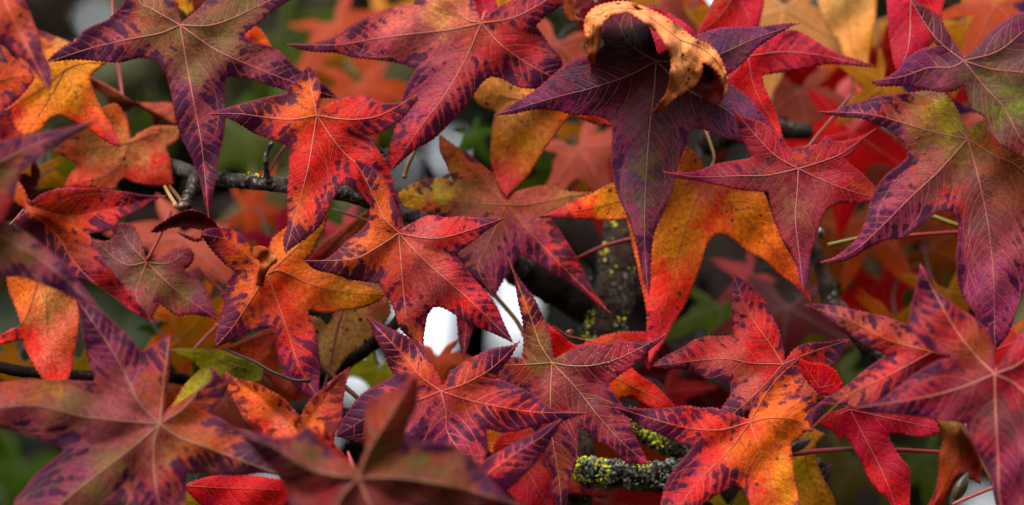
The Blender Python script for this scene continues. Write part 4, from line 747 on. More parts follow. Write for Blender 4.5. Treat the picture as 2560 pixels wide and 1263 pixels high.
leaf('curled rust brown leaf hanging at the bottom right under the wine red leaf', 5, (2400, 1070),
  [(2338,1050,1),(2370,1048),(2410,1063),(2440,1115),(2453,1160),(2452,1210,1),(2425,1195),(2400,1188),(2370,1240),(2340,1300,1),(2295,1295,1),(2335,1235),(2345,1190),(2347,1140),(2356,1095)],
  [[(2400,1130),(2370,1200),(2320,1290)],[(2440,1140),(2451,1204)]],
  [(2380,1060,'straw',0),(2400,1100,'rust',.05),(2370,1120,'brown',.1),(2430,1150,'redbrown',.1),(2360,1200,'rust',.1),(2330,1260,'redbrown',.2)], rim='maroon', rimw=5, tz=[-.3,-.4], dz=[(2356,1095,-1.4),(2390,1080,1.0),(2450,1180,-1),(2400,1188,.4),(2345,1180,-.8)], vein='brown', vw=(4,1.6), sidew=1.2, speck=.3, fold=.08)
leaf('purple and coral lobe with a sharp tip crossing below the lower centre leaf', 7.5, (1215, 1190),
  [(1195,1165,1),(1225,1140),(1265,1120),(1300,1100),(1340,1080),(1380,1058),(1405,1046,1),(1390,1078),(1366,1113),(1346,1150),(1323,1176),(1285,1210),(1245,1240,1),(1210,1220)],
  [[(1280,1140),(1350,1095),(1402,1050)]], [(1230,1160,'coral',.5),(1260,1180,'coral',.5),(1300,1130,'purple',.7),(1300,1170,'salmon',.4),(1350,1110,'purple',.9),(1395,1055,'violet',.6),(1240,1210,'wine',.5)], rim='purple', rimw=10, rimk=.7, tz=[.3], vein='coral', vw=(5,2), sidew=3)
leaf('crimson lobe in the gap below the sharp purple tip at bottom centre', -2.5, (1290, 1110),
  [(1235,1110,1),(1260,1085),(1320,1068),(1345,1100),(1370,1150),(1382,1200),(1385,1290,1),(1340,1290),(1280,1240),(1230,1180)],
  [[(1320,1180),(1380,1280)],[(1240,1110)]], [(1270,1090,'red',.05),(1330,1140,'rust',.1),(1300,1200,'crimson',.1),(1350,1230,'magenta',.1),(1360,1180,'redbrown',.2)], rim='red', tz=[.2,0], vein='pink', vw=(3.5,1.4), sidew=1.4)
leaf('narrow amber lobe glimpsed between the blotched leaf and the crimson lobe', -4, (1230, 1080),
  [(1215,1070,1),(1250,1078),(1258,1100),(1250,1140,1),(1222,1130)], [[(1238,1110),(1248,1134)]], [(1235,1100,'orange',.1)], tz=[0], vein='orange', vw=(2.5,1), side=False, stalk=0)
leaf('red lobe behind the upright orange point at lower centre', -3, (1420, 840),
  [(1368,806,1),(1400,833),(1440,864),(1478,852),(1520,834),(1580,829),(1650,834,1),(1640,870),(1540,900),(1440,900),(1385,900,1),(1374,850)],
  [[(1380,812)],[(1530,860),(1640,840)]], [(1395,840,'red',.05),(1420,860,'coral',.05),(1520,845,'rust',.1),(1600,840,'coral',.1)], rim='red', tz=[0,.2], vein='coral', vw=(3.5,1.4), sidew=1.4)
leaf('coral lobe pointing right under the dewy lobe of the lower centre leaf', -2.4, (1510, 930),
  [(1505,940,1),(1565,915),(1600,938),(1640,965),(1670,995),(1692,1022,1),(1640,1024),(1600,1006),(1570,996),(1545,1000),(1520,1000)],
  [[(1590,970),(1688,1019)]], [(1560,940,'coral',.02),(1600,960,'coral',.05),(1560,980,'orange',.02),(1650,1005,'coral',.1)], rim='red', rimw=7, tz=[-.2], vein='orange', vw=(4,1.6), sidew=1.5, dark='wine')
leaf('crimson point hanging behind the purple tip of the dewy lobe', -3.5, (1640, 850),
  [(1600,870,1),(1655,835),(1648,870),(1638,905),(1622,928,1),(1608,905)], [[(1630,880),(1622,922)]], [(1635,870,'crimson',.1)], tz=[0], vein='red', vw=(2.5,1), side=False, stalk=0)
leaf('small orange leaf with a black pointed tip under the lichen covered branch', -3, (1440, 1180),
  [(1425,1170,1),(1448,1180),(1455,1203),(1475,1224),(1533,1236,1),(1500,1246),(1470,1238),(1418,1234,1),(1415,1200)], [[(1460,1222),(1528,1237)]], [(1440,1200,'salmon',.1),(1440,1225,'coral',.4),(1475,1232,'wine',.3),(1520,1237,'dark',.3)], rim='red', rimw=6, tz=[.3], vein='orange', vw=(3,1), side=False, dark='wine')
leaf('red leaf with pale vein net at the bottom left below the blotched lobe', -2, (470, 1215),
  [(458,1218,1),(500,1196),(560,1185),(640,1190),(720,1200,1),(715,1260),(600,1290),(520,1275)], [[(560,1220),(700,1225)]], [(500,1220,'red',.05),(580,1230,'coral',.05),(660,1230,'red',.1),(560,1270,'crimson',.05)], rim='crimson', tz=[0], vein='orange', vw=(3.5,1.5), sidew=2, dark='wine')
leaf('brown lobe drooping behind the purple stained point of the orange leaf', -6.3, (690, 830),
  [(560,870,1),(610,850),(690,815),(780,800),(790,860),(770,930),(740,1010,1),(690,960),(620,905)],
  [[(680,890),(738,1000)],[(570,868)]], [(620,870,'rust',.05),(690,850,'redbrown',.05),(720,920,'brown',.05),(740,980,'redbrown',.1)], rim='maroon', rimw=6, tz=[.2,0], vein='brown', vw=(3,1.4), sidew=1.2)
leaf('dark orange and yellow lobe tip between the two upper lobes of the olive leaf', -5.5, (468, -20),
  [(432,-50,1),(500,-50),(512,0),(500,16),(468,42,1),(440,10)], [[(470,10),(468,38)]], [(455,20,'yellow',.1),(470,30,'yellow',.05),(490,5,'rust',.7),(460,-10,'amber',.3)], tz=[0], vein='dull', vw=(2.5,1), side=False, dark='maroon', stalk=0)
leaf('magenta pointed lobe dropping into the notch of the salmon leaf at the top', -5, (1190, -40),
  [(1160,-60,1),(1210,-50),(1245,30),(1226,52,1),(1200,42),(1180,-10)], [[(1205,0),(1224,46)]], [(1205,10,'magenta',.1),(1220,40,'crimson',.2)], tz=[0], vein='pink', vw=(3,1), side=False, stalk=0)
leaf('orange leaf showing at the top edge behind the salmon leaf', -9, (1260, -60),
  [(1190,-40,1),(1230,-100),(1330,-80,1),(1300,-10),(1250,50,1),(1215,40)], [[(1245,45)]], [(1250,0,'amber',0),(1230,20,'orange',0)], tz=[0], vein='orange', vw=(3,1), side=False)
leaf('bright orange red lobe edge peeping out right of the olive leaf', -6, (600, 120),
  [(560,140,1),(600,100),(618,78),(640,66),(662,88),(680,120,1),(640,150),(590,170)], [[(630,85)]], [(625,90,'coral',.02),(650,100,'orange',.05)], tz=[0], vein='coral', vw=(3,1), side=False)
leaf('dull pinkish brown lobe seen edge on between the two red star leaves', -6.5, (800, 640),
  [(765,655,1),(800,610),(850,570),(895,540),(925,520,1),(918,556),(880,595),(830,640),(790,660)], [[(850,590),(920,526)]], [(800,635,'redbrown',0),(850,590,'salmon',0),(890,550,'brown',0)], tz=[0], vein='brown', vw=(3,1.4), side=False, stalk=0)
leaf('maroon curled leaf scrap beside the top of the salmon leaf, left of the dry hook', -2, (1440, 20),
  [(1406,-10,1),(1440,-20),(1490,-15,1),(1475,20),(1450,30),(1440,42),(1462,48),(1455,56),(1425,50),(1410,30)], [[(1440,0),(1450,50)]], [(1440,10,'maroon',0),(1425,40,'brown',0),(1470,0,'wine',0)], tz=[.4], vein='dark', vw=(2.5,1), side=False, stalk=0, fold=.1)
leaf('crimson fold behind the dry hook and above the big purple leaf', -3.5, (1640, 100),
  [(1560,20,1),(1640,20),(1700,50),(1735,90),(1700,140),(1660,145),(1630,130,1),(1600,80)], [[(1700,90),(1730,92)]], [(1640,100,'magenta',0),(1690,70,'crimson',.1),(1720,88,'crimson',0)], tz=[0], vein='red', vw=(2.5,1), side=False, stalk=0)
leaf('narrow wine red lobe hanging into the white gap under the coral star leaf', -3.2, (1165, 770),
  [(1135,760,1),(1190,765),(1188,800),(1178,840),(1168,872),(1159,897,1),(1150,868),(1143,830),(1140,795)], [[(1164,830),(1159,892)]], [(1160,800,'wine',.4),(1165,850,'crimson',.5),(1160,885,'plum',.4)], rim='crimson', rimw=7, tz=[0], vein='coral', vw=(4,1.6), sidew=2, stalk=0)

# ------------------------------------------------------------------ curled flaps that belong to leaves
def flap(name, root, origin, outline, zc, spots, rim=None, speck=0.5, grid=6.0, label=None):
    """a curled piece of a leaf; zc = control points (x, y, depth cm)"""
    O, _ = spline_outline(outline, 3.5)
    lo, hi = O.min(0), O.max(0)
    gx, gy = np.meshgrid(np.arange(lo[0], hi[0], grid), np.arange(lo[1], hi[1], grid)); G = np.stack([gx.ravel(), gy.ravel()], 1)
    G = G[in_poly(G, O)]; G = G[seg_dist(G, O, np.roll(O, -1, 0)) > grid * .5]
    n = len(O)
    res = delaunay_2d_cdt([Vector(p) for p in O] + [Vector(p) for p in G], [(i, (i+1) % n) for i in range(n)], [], 2, 1e-4)
    xy = np.array([(p.x, p.y) for p in res[0]]); tr = np.array([f for f in res[2] if len(f) == 3]); tr = tr[in_poly(xy[tr].mean(1), O)]
    a, b, c = xy[tr[:, 0]], xy[tr[:, 1]], xy[tr[:, 2]]
    cr = (b[:, 0]-a[:, 0])*(c[:, 1]-a[:, 1]) - (b[:, 1]-a[:, 1])*(c[:, 0]-a[:, 0]); tr[cr > 0] = tr[cr > 0][:, ::-1]
    zc = np.array(zc, float); z = idw(xy, zc[:, :2], zc[:, 2:3], 2.4, 5)[:, 0] + .12 * np.sin(xy[:, 0] / 9) * np.sin(xy[:, 1] / 11)
    me = mesh_from(name, unproject_np(xy, z) - origin, tr)
    edge = seg_dist(xy, O, np.roll(O, -1, 0))
    colr = idw(xy, [s[:2] for s in spots], [pal(s[2]) for s in spots], 3, 8)
    if rim: k = (.6 * np.exp(-edge / 5))[:, None]; colr = colr * (1 - k) + pal(rim) * k
    for nm, arr in (('pig', colr), ('darkc', np.tile(pal('maroon'), (len(xy), 1)))):
        at = me.attributes.new(nm, 'FLOAT_COLOR', 'POINT'); at.data.foreach_set('color', np.concatenate([arr, np.ones((len(arr), 1))], 1).astype(np.float32).ravel())
    for nm, v in (('edge', edge), ('side', np.full(len(xy), 6.)), ('blotch', np.full(len(xy), .05)), ('speck', np.full(len(xy), speck))):
        at = me.attributes.new(nm, 'FLOAT', 'POINT'); at.data.foreach_set('value', v.astype(np.float32))
    o = new_obj(name, me, MAT_LEAF, root)
    so = o.modifiers.new('thickness', 'SOLIDIFY'); so.thickness = .0005; so.offset = -1
    if label: o['label'] = label
    return o

r4, d4, o4 = L4
flap('curled_lobe', r4, o4, [(632,618,1),(650,614),(672,622),(690,640),(692,655),(676,668),(664,690),(658,716,1),(640,712),(645,680),(650,655),(632,640)],
     [(632,618,-1.0),(660,625,.8),(690,648,1.1),(665,665,.4),(658,716,-1.2),(640,700,-1.0),(650,655,-.2)], [(660,640,'rust'),(685,648,'tan'),(652,690,'rust'),(640,640,'brown')], 'brown', label='papery brown curled over lobe')
r36, d36, o36 = L36
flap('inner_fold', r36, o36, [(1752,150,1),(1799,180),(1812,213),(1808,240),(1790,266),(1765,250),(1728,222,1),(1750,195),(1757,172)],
     [(1752,150,2.0),(1799,180,1.4),(1812,213,1.6),(1790,266,1.0),(1765,235,.7),(1728,222,1.0),(1770,200,.6)], [(1770,200,'dark'),(1790,220,'blood'),(1790,255,'maroon')], 'dark', label='dark shaded inner side of the curled leaf')  # shade inside the curl is put into these dark colours
flap('roof_fold', r36, o36, [(1513,30,1),(1560,24),(1610,45),(1650,90),(1640,70),(1600,20),(1560,6),(1520,12)],
     [(1513,30,2.6),(1560,10,1.2),(1610,45,3.0),(1650,90,4.0)], [(1560,20,'brown')], 'brown')

# unseen curtain added behind the dry leaf's arch to darken its hollow
arch = spline_line([(1470,150),(1463,90),(1462,58),(1472,36),(1490,21),(1516,12),(1548,8),(1575,11),(1600,19),(1640,38),(1680,62),(1712,84),(1748,112)], 8)
V, F = [], []; na = len(arch); lev = [(2.6, 1.0), (.6, 1.0), (-1.6, .98)]
for zc_, k_ in lev:
    q_ = np.array([1590., 120.]) + (arch - np.array([1590., 120.])) * k_
    V.extend((unproject_np(q_, zc_ + .15 * np.sin(np.arange(na) * .9)) - o36).tolist())
for a_ in range(len(lev) - 1):
    for b_ in range(na - 1): F.append((a_*na + b_, a_*na + b_ + 1, (a_+1)*na + b_ + 1, (a_+1)*na + b_))
me = mesh_from('shade_curtain', V, F)
for nm, c_ in (('pig', 'brown'), ('darkc', 'maroon')):
    at = me.attributes.new(nm, 'FLOAT_COLOR', 'POINT'); at.data.foreach_set('color', np.tile(np.append(pal(c_), 1), len(V)).astype(np.float32))
for nm, v_ in (('edge', 20.), ('side', 6.), ('blotch', .05), ('speck', .6)):
    at = me.attributes.new(nm, 'FLOAT', 'POINT'); at.data.foreach_set('value', np.full(len(V), v_, np.float32))
bf = new_obj('shade_curtain', me, MAT_LEAF, r36); so = bf.modifiers.new('thickness', 'SOLIDIFY'); so.thickness = .0005

# dew beads on the lower centre leaf
r10, d10, o10 = L10
bm = bmesh.new(); Rd = np.random.default_rng(5)
ring = [(1440,880),(1500,868),(1560,862),(1640,848),(1600,880),(1560,915),(1520,935),(1470,905),(1420,895)]
ringA = np.array(ring, float); pts = Rd.uniform((1400,845),(1650,950),(300,2)); pts = pts[in_poly(pts, ringA)]
pz = d10(pts)
for (x, y), zz in zip(pts, pz):
    r = Rd.uniform(.6, 1.3) * PX
    m4 = Matrix.Translation(unproject(x, y, zz + .04) - Vector(o10)) @ Matrix.Diagonal((1, .55, 1, 1))
    bmesh.ops.create_icosphere(bm, subdivisions=1, radius=r, matrix=m4)
me = bpy.data.meshes.new('dew_beads'); bm.to_mesh(me); bm.free(); me.polygons.foreach_set('use_smooth', [True] * len(me.polygons))
m, nd, lk = nodes_of('water_bead')
p = nd.new('ShaderNodeBsdfPrincipled'); p.inputs['Base Color'].default_value = (.5, .3, .32, 1); p.inputs['Roughness'].default_value = .05; p.inputs['IOR'].default_value = 1.33
p.inputs['Transmission Weight'].default_value = .75
oo = nd.new('ShaderNodeOutputMaterial'); lk.new(p.outputs[0], oo.inputs[0])
dw = new_obj('dew_beads', me, m, r10); dw['kind'] = 'stuff'; dw['label'] = 'tiny clear dew beads'

# ------------------------------------------------------------------ the tree: trunk, branches, twigs, buds, lichen
def bark_material(name, a, b, c, scale=90, bump=.8):
    m, nd, lk = nodes_of(name)
    tc = nd.new('ShaderNodeTexCoord'); v = tc.outputs['Object']
    n1 = noise_tex(nd, lk, v, scale, 6, .65, .6); n2 = noise_tex(nd, lk, v, scale * 4, 4, .6); n3 = noise_tex(nd, lk, v, scale * .35, 3, .5)
    col = mixc(nd, lk, smooth(nd, lk, n1, .35, .65), glin(a), glin(b))
    col = mixc(nd, lk, math_node(nd, lk, 'MULTIPLY', smooth(nd, lk, n2, .52, .68), smooth(nd, lk, n3, .42, .58)), col, glin(c))
    p = nd.new('ShaderNodeBsdfPrincipled'); lk.new(col, p.inputs['Base Color']); p.inputs['Roughness'].default_value = .8; p.inputs['Specular IOR Level'].default_value = .03
    bp = nd.new('ShaderNodeBump'); bp.inputs['Strength'].default_value = bump; bp.inputs['Distance'].default_value = .003
    h = math_node(nd, lk, 'ADD', n1, math_node(nd, lk, 'MULTIPLY', n2, .5)); lk.new(h, bp.inputs['Height']); lk.new(bp.outputs[0], p.inputs['Normal'])
    o = nd.new('ShaderNodeOutputMaterial'); lk.new(p.outputs[0], o.inputs[0])
    return m
BARK_GREY = bark_material('bark_grey', (46, 36, 34), (104, 90, 86), (170, 164, 158))
BARK_DARK = bark_material('bark_dark', (14, 8, 6), (34, 20, 15), (58, 44, 34), 60)
BARK_MOSS = bark_material('bark_mossy', (22, 14, 11), (78, 58, 47), (140, 130, 120), 110, 1.0)
LICHEN_Y = simple_mat('lichen_yellow', (310, 300, 66), .9, .45, 500, .1, .5, (210, 216, 70))
LICHEN_G = simple_mat('lichen_grey', (184, 184, 180), .9, .4, 400, .1, .5, (96, 100, 92))
LICHEN_D = simple_mat('lichen_green_grey', (86, 96, 62), .9, .4, 400, .1, .5, (60, 62, 56))

tree = empty('sweetgum_tree', unproject(1900, 900, -62))
tree.location.z = 0.0
tag(tree, 'sweetgum tree with grey twigs, lichen covered branches and dark trunk behind the leaves', 'tree')
TO = Vector(tree.location)
def branch(name, ctrl, mat, seg=14, n=40, rough=.12, freq=70, parent=None):
    L_ = line3(ctrl, n)
    pts = [unproject(a, b, c) - TO for a, b, c, _ in L_]
    rad = [r * PX * (DIST - c / 100) / DIST for _, _, c, r in L_]
    o = new_obj(name, mesh_from(name, *tube_mesh(pts, rad, seg, rough, freq)), mat, parent or tree)
    return o, L_
def lichen(par, L_, lo, hi, count, mat, name='lichen', size=(2.5, 6), arc=(-1.2, 1.2), seed=0, clump=5):
    """crusty lichen lobes scattered on the viewer's side of a branch, joined into one part"""
    R = np.random.default_rng(seed); bm = bmesh.new(); n = len(L_)
    for _ in range(count):
        i = int(R.uniform(lo, hi) * (n - 1)); x, y, z, r = L_[i]
        an = R.uniform(*arc); t = L_[min(i+1, n-1)] - L_[max(i-1, 0)]
        nx, ny = -t[1], t[0]; l = math.hypot(nx, ny) + 1e-6; nx, ny = nx / l, ny / l
        if ny > 0: nx, ny = -nx, -ny
        for _ in range(R.integers(2, clump + 1)):
            a2 = an + R.normal(0, .25); s = R.uniform(*size); jx = R.normal(0, 6); jy = R.normal(0, 3)
            px = x + nx * math.sin(a2) * r * 1.02 + jx; py = y + ny * math.sin(a2) * r * 1.02 + jy
            pz = z + math.cos(a2) * r * 1.02 * PX * 100
            c = unproject(px, py, pz) - TO
            M = Matrix.Translation(c) @ Matrix.Rotation(R.uniform(0, 6), 4, Vector(R.normal(0, 1, 3)).normalized()) @ Matrix.Diagonal((1, R.uniform(.5, 1), R.uniform(.35, .7), 1))
            vs = bmesh.ops.create_icosphere(bm, subdivisions=1, radius=s * PX, matrix=M)['verts']
            for v in vs: v.co += Vector(R.normal(0, .18, 3)) * s * PX
    me = bpy.data.meshes.new(name); bm.to_mesh(me); bm.free()
    o = new_obj(name, me, mat, par); o['kind'] = 'stuff'
    return o

b1, l1 = branch('branch', [(300,372,-11,13),(380,398,-9,16),(430,414,-6.5,18),(490,436,-4.2,18),(560,450,-3.5,20),(640,456,-3.2,19),(720,464,-3.2,20),(860,482,-3.2,21),(920,503,-3.4,19),(1040,545,-4.4,18),(1120,575,-5,17),(1220,620,-8,18),(1330,680,-12,30)], BARK_GREY, 16, 90, .13, 160)
b1['label'] = 'smooth grey horizontal twig'
s1, q = branch('spur', [(492,436,-3.2,14),(484,455,-2.6,14),(474,480,-2.2,15),(468,500,-2.0,15),(466,518,-1.8,13)], BARK_GREY, 14, 34, .2, 330)
V = [v for v in s1.data.vertices]
for k, v in enumerate(s1.data.vertices):            # growth rings on the spur
    ringi = k // 14
    c = Vector(unproject(*q[ringi][:3])) - TO
    v.co = c + (v.co - c) * (1.12 if ringi % 4 < 2 else .9)
s2, _ = branch('spur', [(668,455,-2.8,9),(666,430,-2.6,8),(664,405,-2.4,8),(668,380,-2.2,6),(676,362,-2.0,7),(682,358,-2,4)], BARK_GREY, 10, 22, .25, 300)
lichen(b1, l1, .20, .42, 26, LICHEN_D, seed=3, size=(1.5, 3.2), arc=(.5, 1.4)); lichen(b1, l1, .44, .56, 46, LICHEN_G, seed=4, size=(1.2, 2.6), arc=(-.6, 1.2), clump=3)
lichen(b1, l1, .30, .34, 14, LICHEN_Y, seed=9, size=(1.5, 3.5), arc=(.9, 1.6))
b2, l2 = branch('branch', [(1640,430,-16,52),(1590,520,-14,58),(1565,600,-13,60),(1548,690,-12,58),(1525,770,-10.5,52),(1500,860,-9,46),(1470,960,-8,40),(1452,1060,-7,30),(1455,1130,-6,30),(1450,1200,-6,34),(1440,1330,-8,40)], BARK_MOSS, 22, 110, .2, 75)
b2['label'] = 'thick dark branch with moss and lichen'
lichen(b2, l2, .14, .30, 60, LICHEN_Y, seed=11, size=(2, 6), arc=(-.6, .7)); lichen(b2, l2, .38, .52, 90, LICHEN_Y, seed=12, size=(2, 5.5), arc=(-.9, .8)); lichen(b2, l2, .3, .62, 70, LICHEN_G, seed=13, size=(1.5, 4), arc=(-1.3, 1.3)); lichen(b2, l2, .42, .55, 70, LICHEN_G, seed=14, size=(2, 6), arc=(-1, .4))
lichen(b2, l2, .1, .6, 80, LICHEN_D, seed=15, size=(2, 5), arc=(-1.3, 1.3))
b3, l3 = branch('branch', [(1240,640,-14,36),(1310,680,-12,42),(1390,722,-11,44),(1470,770,-10.5,44),(1520,800,-10.5,40)], BARK_DARK, 18, 50, .22, 80)
b4, l4 = branch('branch', [(1425,1178,-3.5,26),(1470,1176,-3.2,31),(1530,1184,-3,33),(1590,1190,-3,33),(1650,1188,-3,30),(1720,1172,-3.2,28),(1800,1140,-4,28),(1900,1130,-6,28),(2060,1180,-9,28)], BARK_MOSS, 20, 90, .26, 130)
b4['label'] = 'short lichen covered branch at the bottom'
lichen(b4, l4, 0, .16, 80, LICHEN_Y, seed=21, size=(2.5, 8), arc=(-1.0, 1.4)); lichen(b4, l4, .18, .34, 46, LICHEN_Y, seed=22, size=(2, 5), arc=(.3, 1.5)); lichen(b4, l4, .05, .42, 90, LICHEN_G, seed=23, size=(3, 9), arc=(-.7, 1.2)); lichen(b4, l4, .02, .42, 80, LICHEN_D, seed=24, size=(3, 10), arc=(-1.5, .8))
b5, l5 = branch('branch', [(1560,1020,-7,22),(1600,1070,-6.5,26),(1660,1105,-6,28),(1730,1132,-6,28),(1830,1170,-7,26),(1900,1190,-8,24)], BARK_MOSS, 16, 60, .26, 130)
lichen(b5, l5, .05, .36, 80, LICHEN_Y, seed=31, size=(2, 5.5), arc=(-.6, 1.4)); lichen(b5, l5, .2, .6, 120, LICHEN_D, seed=32, size=(2, 5.5), arc=(-1.2, 1.3)); lichen(b5, l5, .3, .6, 40, LICHEN_G, seed=33, size=(1.5, 4), arc=(-.5, 1.3))
branch('branch', [(780,965,-8,14),(843,925,-7.5,17),(900,885,-7,16),(946,853,-7,15),(1000,800,-8,14),(1030,740,-10,14)], BARK_DARK, 12, 40, .2, 120)
branch('branch', [(-60,905,-4,15),(0,920,-4,15),(80,932,-4,14),(160,938,-4,15),(235,940,-4,16),(330,930,-5,15),(470,950,-7,14)], BARK_DARK, 12, 50, .2, 120)
branch('branch', [(1940,330,-30,22),(2000,268,-30,20),(2060,228,-30,18),(2140,180,-32,15),(2260,120,-36,14)], BARK_DARK, 12, 30, .15, 60)
branch('branch', [(1760,360,-12,30),(1850,330,-13,26),(1930,322,-14,24),(2020,330,-16,22)], BARK_MOSS, 12, 30, .2, 80)
branch('branch', [(2010,560,-10,16),(2060,690,-10,20),(2080,760,-9,24),(2150,840,-8,26),(2230,920,-8,26)], BARK_MOSS, 12, 40, .25, 100)
branch('trunk', [(2100,4200,-60,620),(1980,2600,-62,560),(1880,1500,-64,440),(1790,1000,-66,330),(1720,700,-68,240),(1650,430,-72,130),(1600,150,-78,60),(1590,-300,-80,40),(1600,-1200,-90,30)], BARK_DARK, 40, 90, .1, 14)
branch('branch', [(1830,930,-60,90),(2020,760,-62,60),(2250,620,-66,40),(2600,420,-72,26)], BARK_DARK, 16, 40, .12, 40)
branch('branch', [(1720,760,-60,90),(1400,560,-62,60),(1180,500,-66,40),(900,560,-70,34),(600,520,-72,30),(200,560,-80,20)], BARK_DARK, 16, 50, .12, 40)
branch('branch', [(1860,1240,-55,100),(1500,1150,-50,64),(1150,1080,-46,44),(700,1020,-44,30),(200,980,-44,20)], BARK_DARK, 16, 50, .12, 40)
# buds
BUD = simple_mat('bud_scale', (96, 66, 30), .4, .5, 260, .4, .3, (84, 44, 28))
def bud(x0, y0, x1, y1, z, r, label):
    k = np.linspace(0, 1, 14); prof = [math.sin(math.pi * min(1, t * .95 + .05)) ** .8 * (1 - .25 * t) for t in k]
    root = empty('bud', unproject(x0, y0, z)); O_ = Vector(root.location)
    tag(root, label, 'bud')
    pts = [unproject(x0 + (x1 - x0) * t, y0 + (y1 - y0) * t, z) - O_ for t in k]
    new_obj('bud_core', mesh_from('bud_core', *tube_mesh(pts, [max(.2, p_ * r) * PX for p_ in prof], 12, .06, 400)), BUD, root)
    for j in range(6):                       # overlapping scales
        an = j * 2.4; ax = (pts[-1] - pts[0]).normalized(); u = ax.cross(Vector((0, 1, .2))).normalized(); w = ax.cross(u)
        V, F = [], []
        for a in range(5):
            t = .05 + j * .07 + a * .13; rr = float(np.interp(t, k, prof)) * r * PX * 1.08; c = pts[0].lerp(pts[-1], float(t))
            for b in (-1, 0, 1):
                th = an + b * .55 * (1 - a / 4.6); V.append(c + (u * math.cos(th) + w * math.sin(th)) * rr)
        for a in range(4):
            for b in (0, 1): F.append((a*3+b, a*3+b+1, (a+1)*3+b+1, (a+1)*3+b))
        new_obj('bud_scale', mesh_from('bud_scale', V, F), BUD, root)
bud(1970,1128,2030,1096,2.6,15,'shiny olive brown bud at the base of the red stem, lower right')
bud(2384,1250,2420,1180,5.6,17,'brown bud half hidden under the curled rust leaf at the bottom right')
bud(470,512,438,520,-1.4,13,'olive bud cluster at the end of the ringed twig spur')
bud(2048,568,2056,600,-3,11,'small yellow green bud near the tip of the crimson star leaf')

# ------------------------------------------------------------------ single stems and twigs in view
def stem(label, ctrl, mat, name='leaf_stem', n=24, rough=.03, cat='stem', knob=None):
    root = empty(name, unproject(*ctrl[0][:3])); O_ = Vector(root.location); tag(root, label, cat)
    L_ = line3(ctrl, n); pts = [unproject(a, b, c) - O_ for a, b, c, _ in L_]
    new_obj('shaft', mesh_from('shaft', *tube_mesh(pts, [r * PX for r in L_[:, 3]], 9, rough, 300)), STALK_MATS[mat], root)
    e = ctrl[-1] if knob is None else knob
    k = [unproject(e[0] + d * 1.2, e[1] - d * .6, e[2]) - O_ for d in (-6, -3, 0, 3)]
    new_obj('swollen_end', mesh_from('swollen_end', *tube_mesh(k, [e[3] * PX * f for f in (1.0, 1.45, 1.5, .9)], 9, .1, 300)), STALK_MATS[mat], root)
stem('dark curved stem crossing the red lower lobe of the orange leaf', [(560,872,-1.5,3),(640,906,0,3.6),(680,930,.6,4),(740,953,.8,4.4),(773,950,.8,5)], 'dark')
stem('rough brown twig slanting down beside the dark spotted orange lobe', [(790,905,-3,6),(820,930,-3,7),(850,955,-3,7),(893,992,-3,6),(930,1040,-4,6)], 'brown', 'twig', rough=.2, cat='twig')
stem('red stem crossing the mossy branch below the purple leaf', [(1436,650,-7,4),(1480,628,-6.6,5),(1520,612,-6.4,6),(1600,592,-6,6)], 'red')
stem('ochre stem slanting in front of white sky at the centre', [(1236,734,-8,5),(1262,765,-7.6,6),(1290,800,-7,6),(1310,835,-6.8,6)], 'ochre')
stem('long red stem running horizontally behind the crimson pink leaf', [(2360,1131,-3.5,5),(2270,1126,-3.2,5.5),(2133,1121,-2.6,6),(2040,1128,.5,6.5),(1977,1136,1.8,7)], 'red')
stem('pink stem at the bottom right corner in front of pale sky', [(2380,1262,-1,4),(2409,1249,-1,5),(2450,1232,-1,5),(2490,1216,-1,5)], 'pink')
stem('thin orange stem at the lower right running down behind the wine red leaf', [(2444,1140,-2,4.5),(2465,1175,-2,4.5),(2500,1240,-2,4.5)], 'ochre')
stem('yellow olive stem left of the pointed purple lobe at the right', [(2070,613,-2.5,6),(2100,606,-2.5,6),(2140,597,-2.5,5.5),(2200,585,-3,5)], 'olive')
stem('olive stem under the big mauve leaf at the right', [(2300,530,-5,5),(2329,540,-5,6),(2392,563,-5,6),(2470,590,-6,6)], 'olive')
stem('thin red stem under the big mauve leaf at the right', [(2240,592,-6,4),(2276,588,-6,4.5),(2330,584,-6,4.5),(2430,578,-6.5,4.5)], 'red')
stem('tan stem joining the olive bud below the pale orange leaf', [(412,466,-5,4),(425,490,-3.6,4.5),(440,512,-2.2,5)], 'tan')
stem('second tan stem rising from the olive bud beside the ringed spur', [(424,466,-5,4),(440,486,-3.6,4.8),(456,506,-2.2,5)], 'brown')
stem('ochre stem against pale sky below the salmon leaf', [(1036,378,-7,4),(1028,395,-7,4.5),(1018,415,-7,4.5),(1012,440,-7,4)], 'ochre')
stem('dull red stem in the blurred gap left of the orange leaf', [(492,665,-8,4),(520,695,-8,4.5),(560,735,-8,5)], 'red')
stem('dark stem between the red star leaf and the salmon lobe', [(922,340,-5,3),(945,368,-5,3.5),(968,386,-5,3.5)], 'dark')
stem('pink stem in the yellow green gap at the lower left', [(486,872,-7,3.5),(512,845,-7,4),(545,812,-7,4)], 'pink')

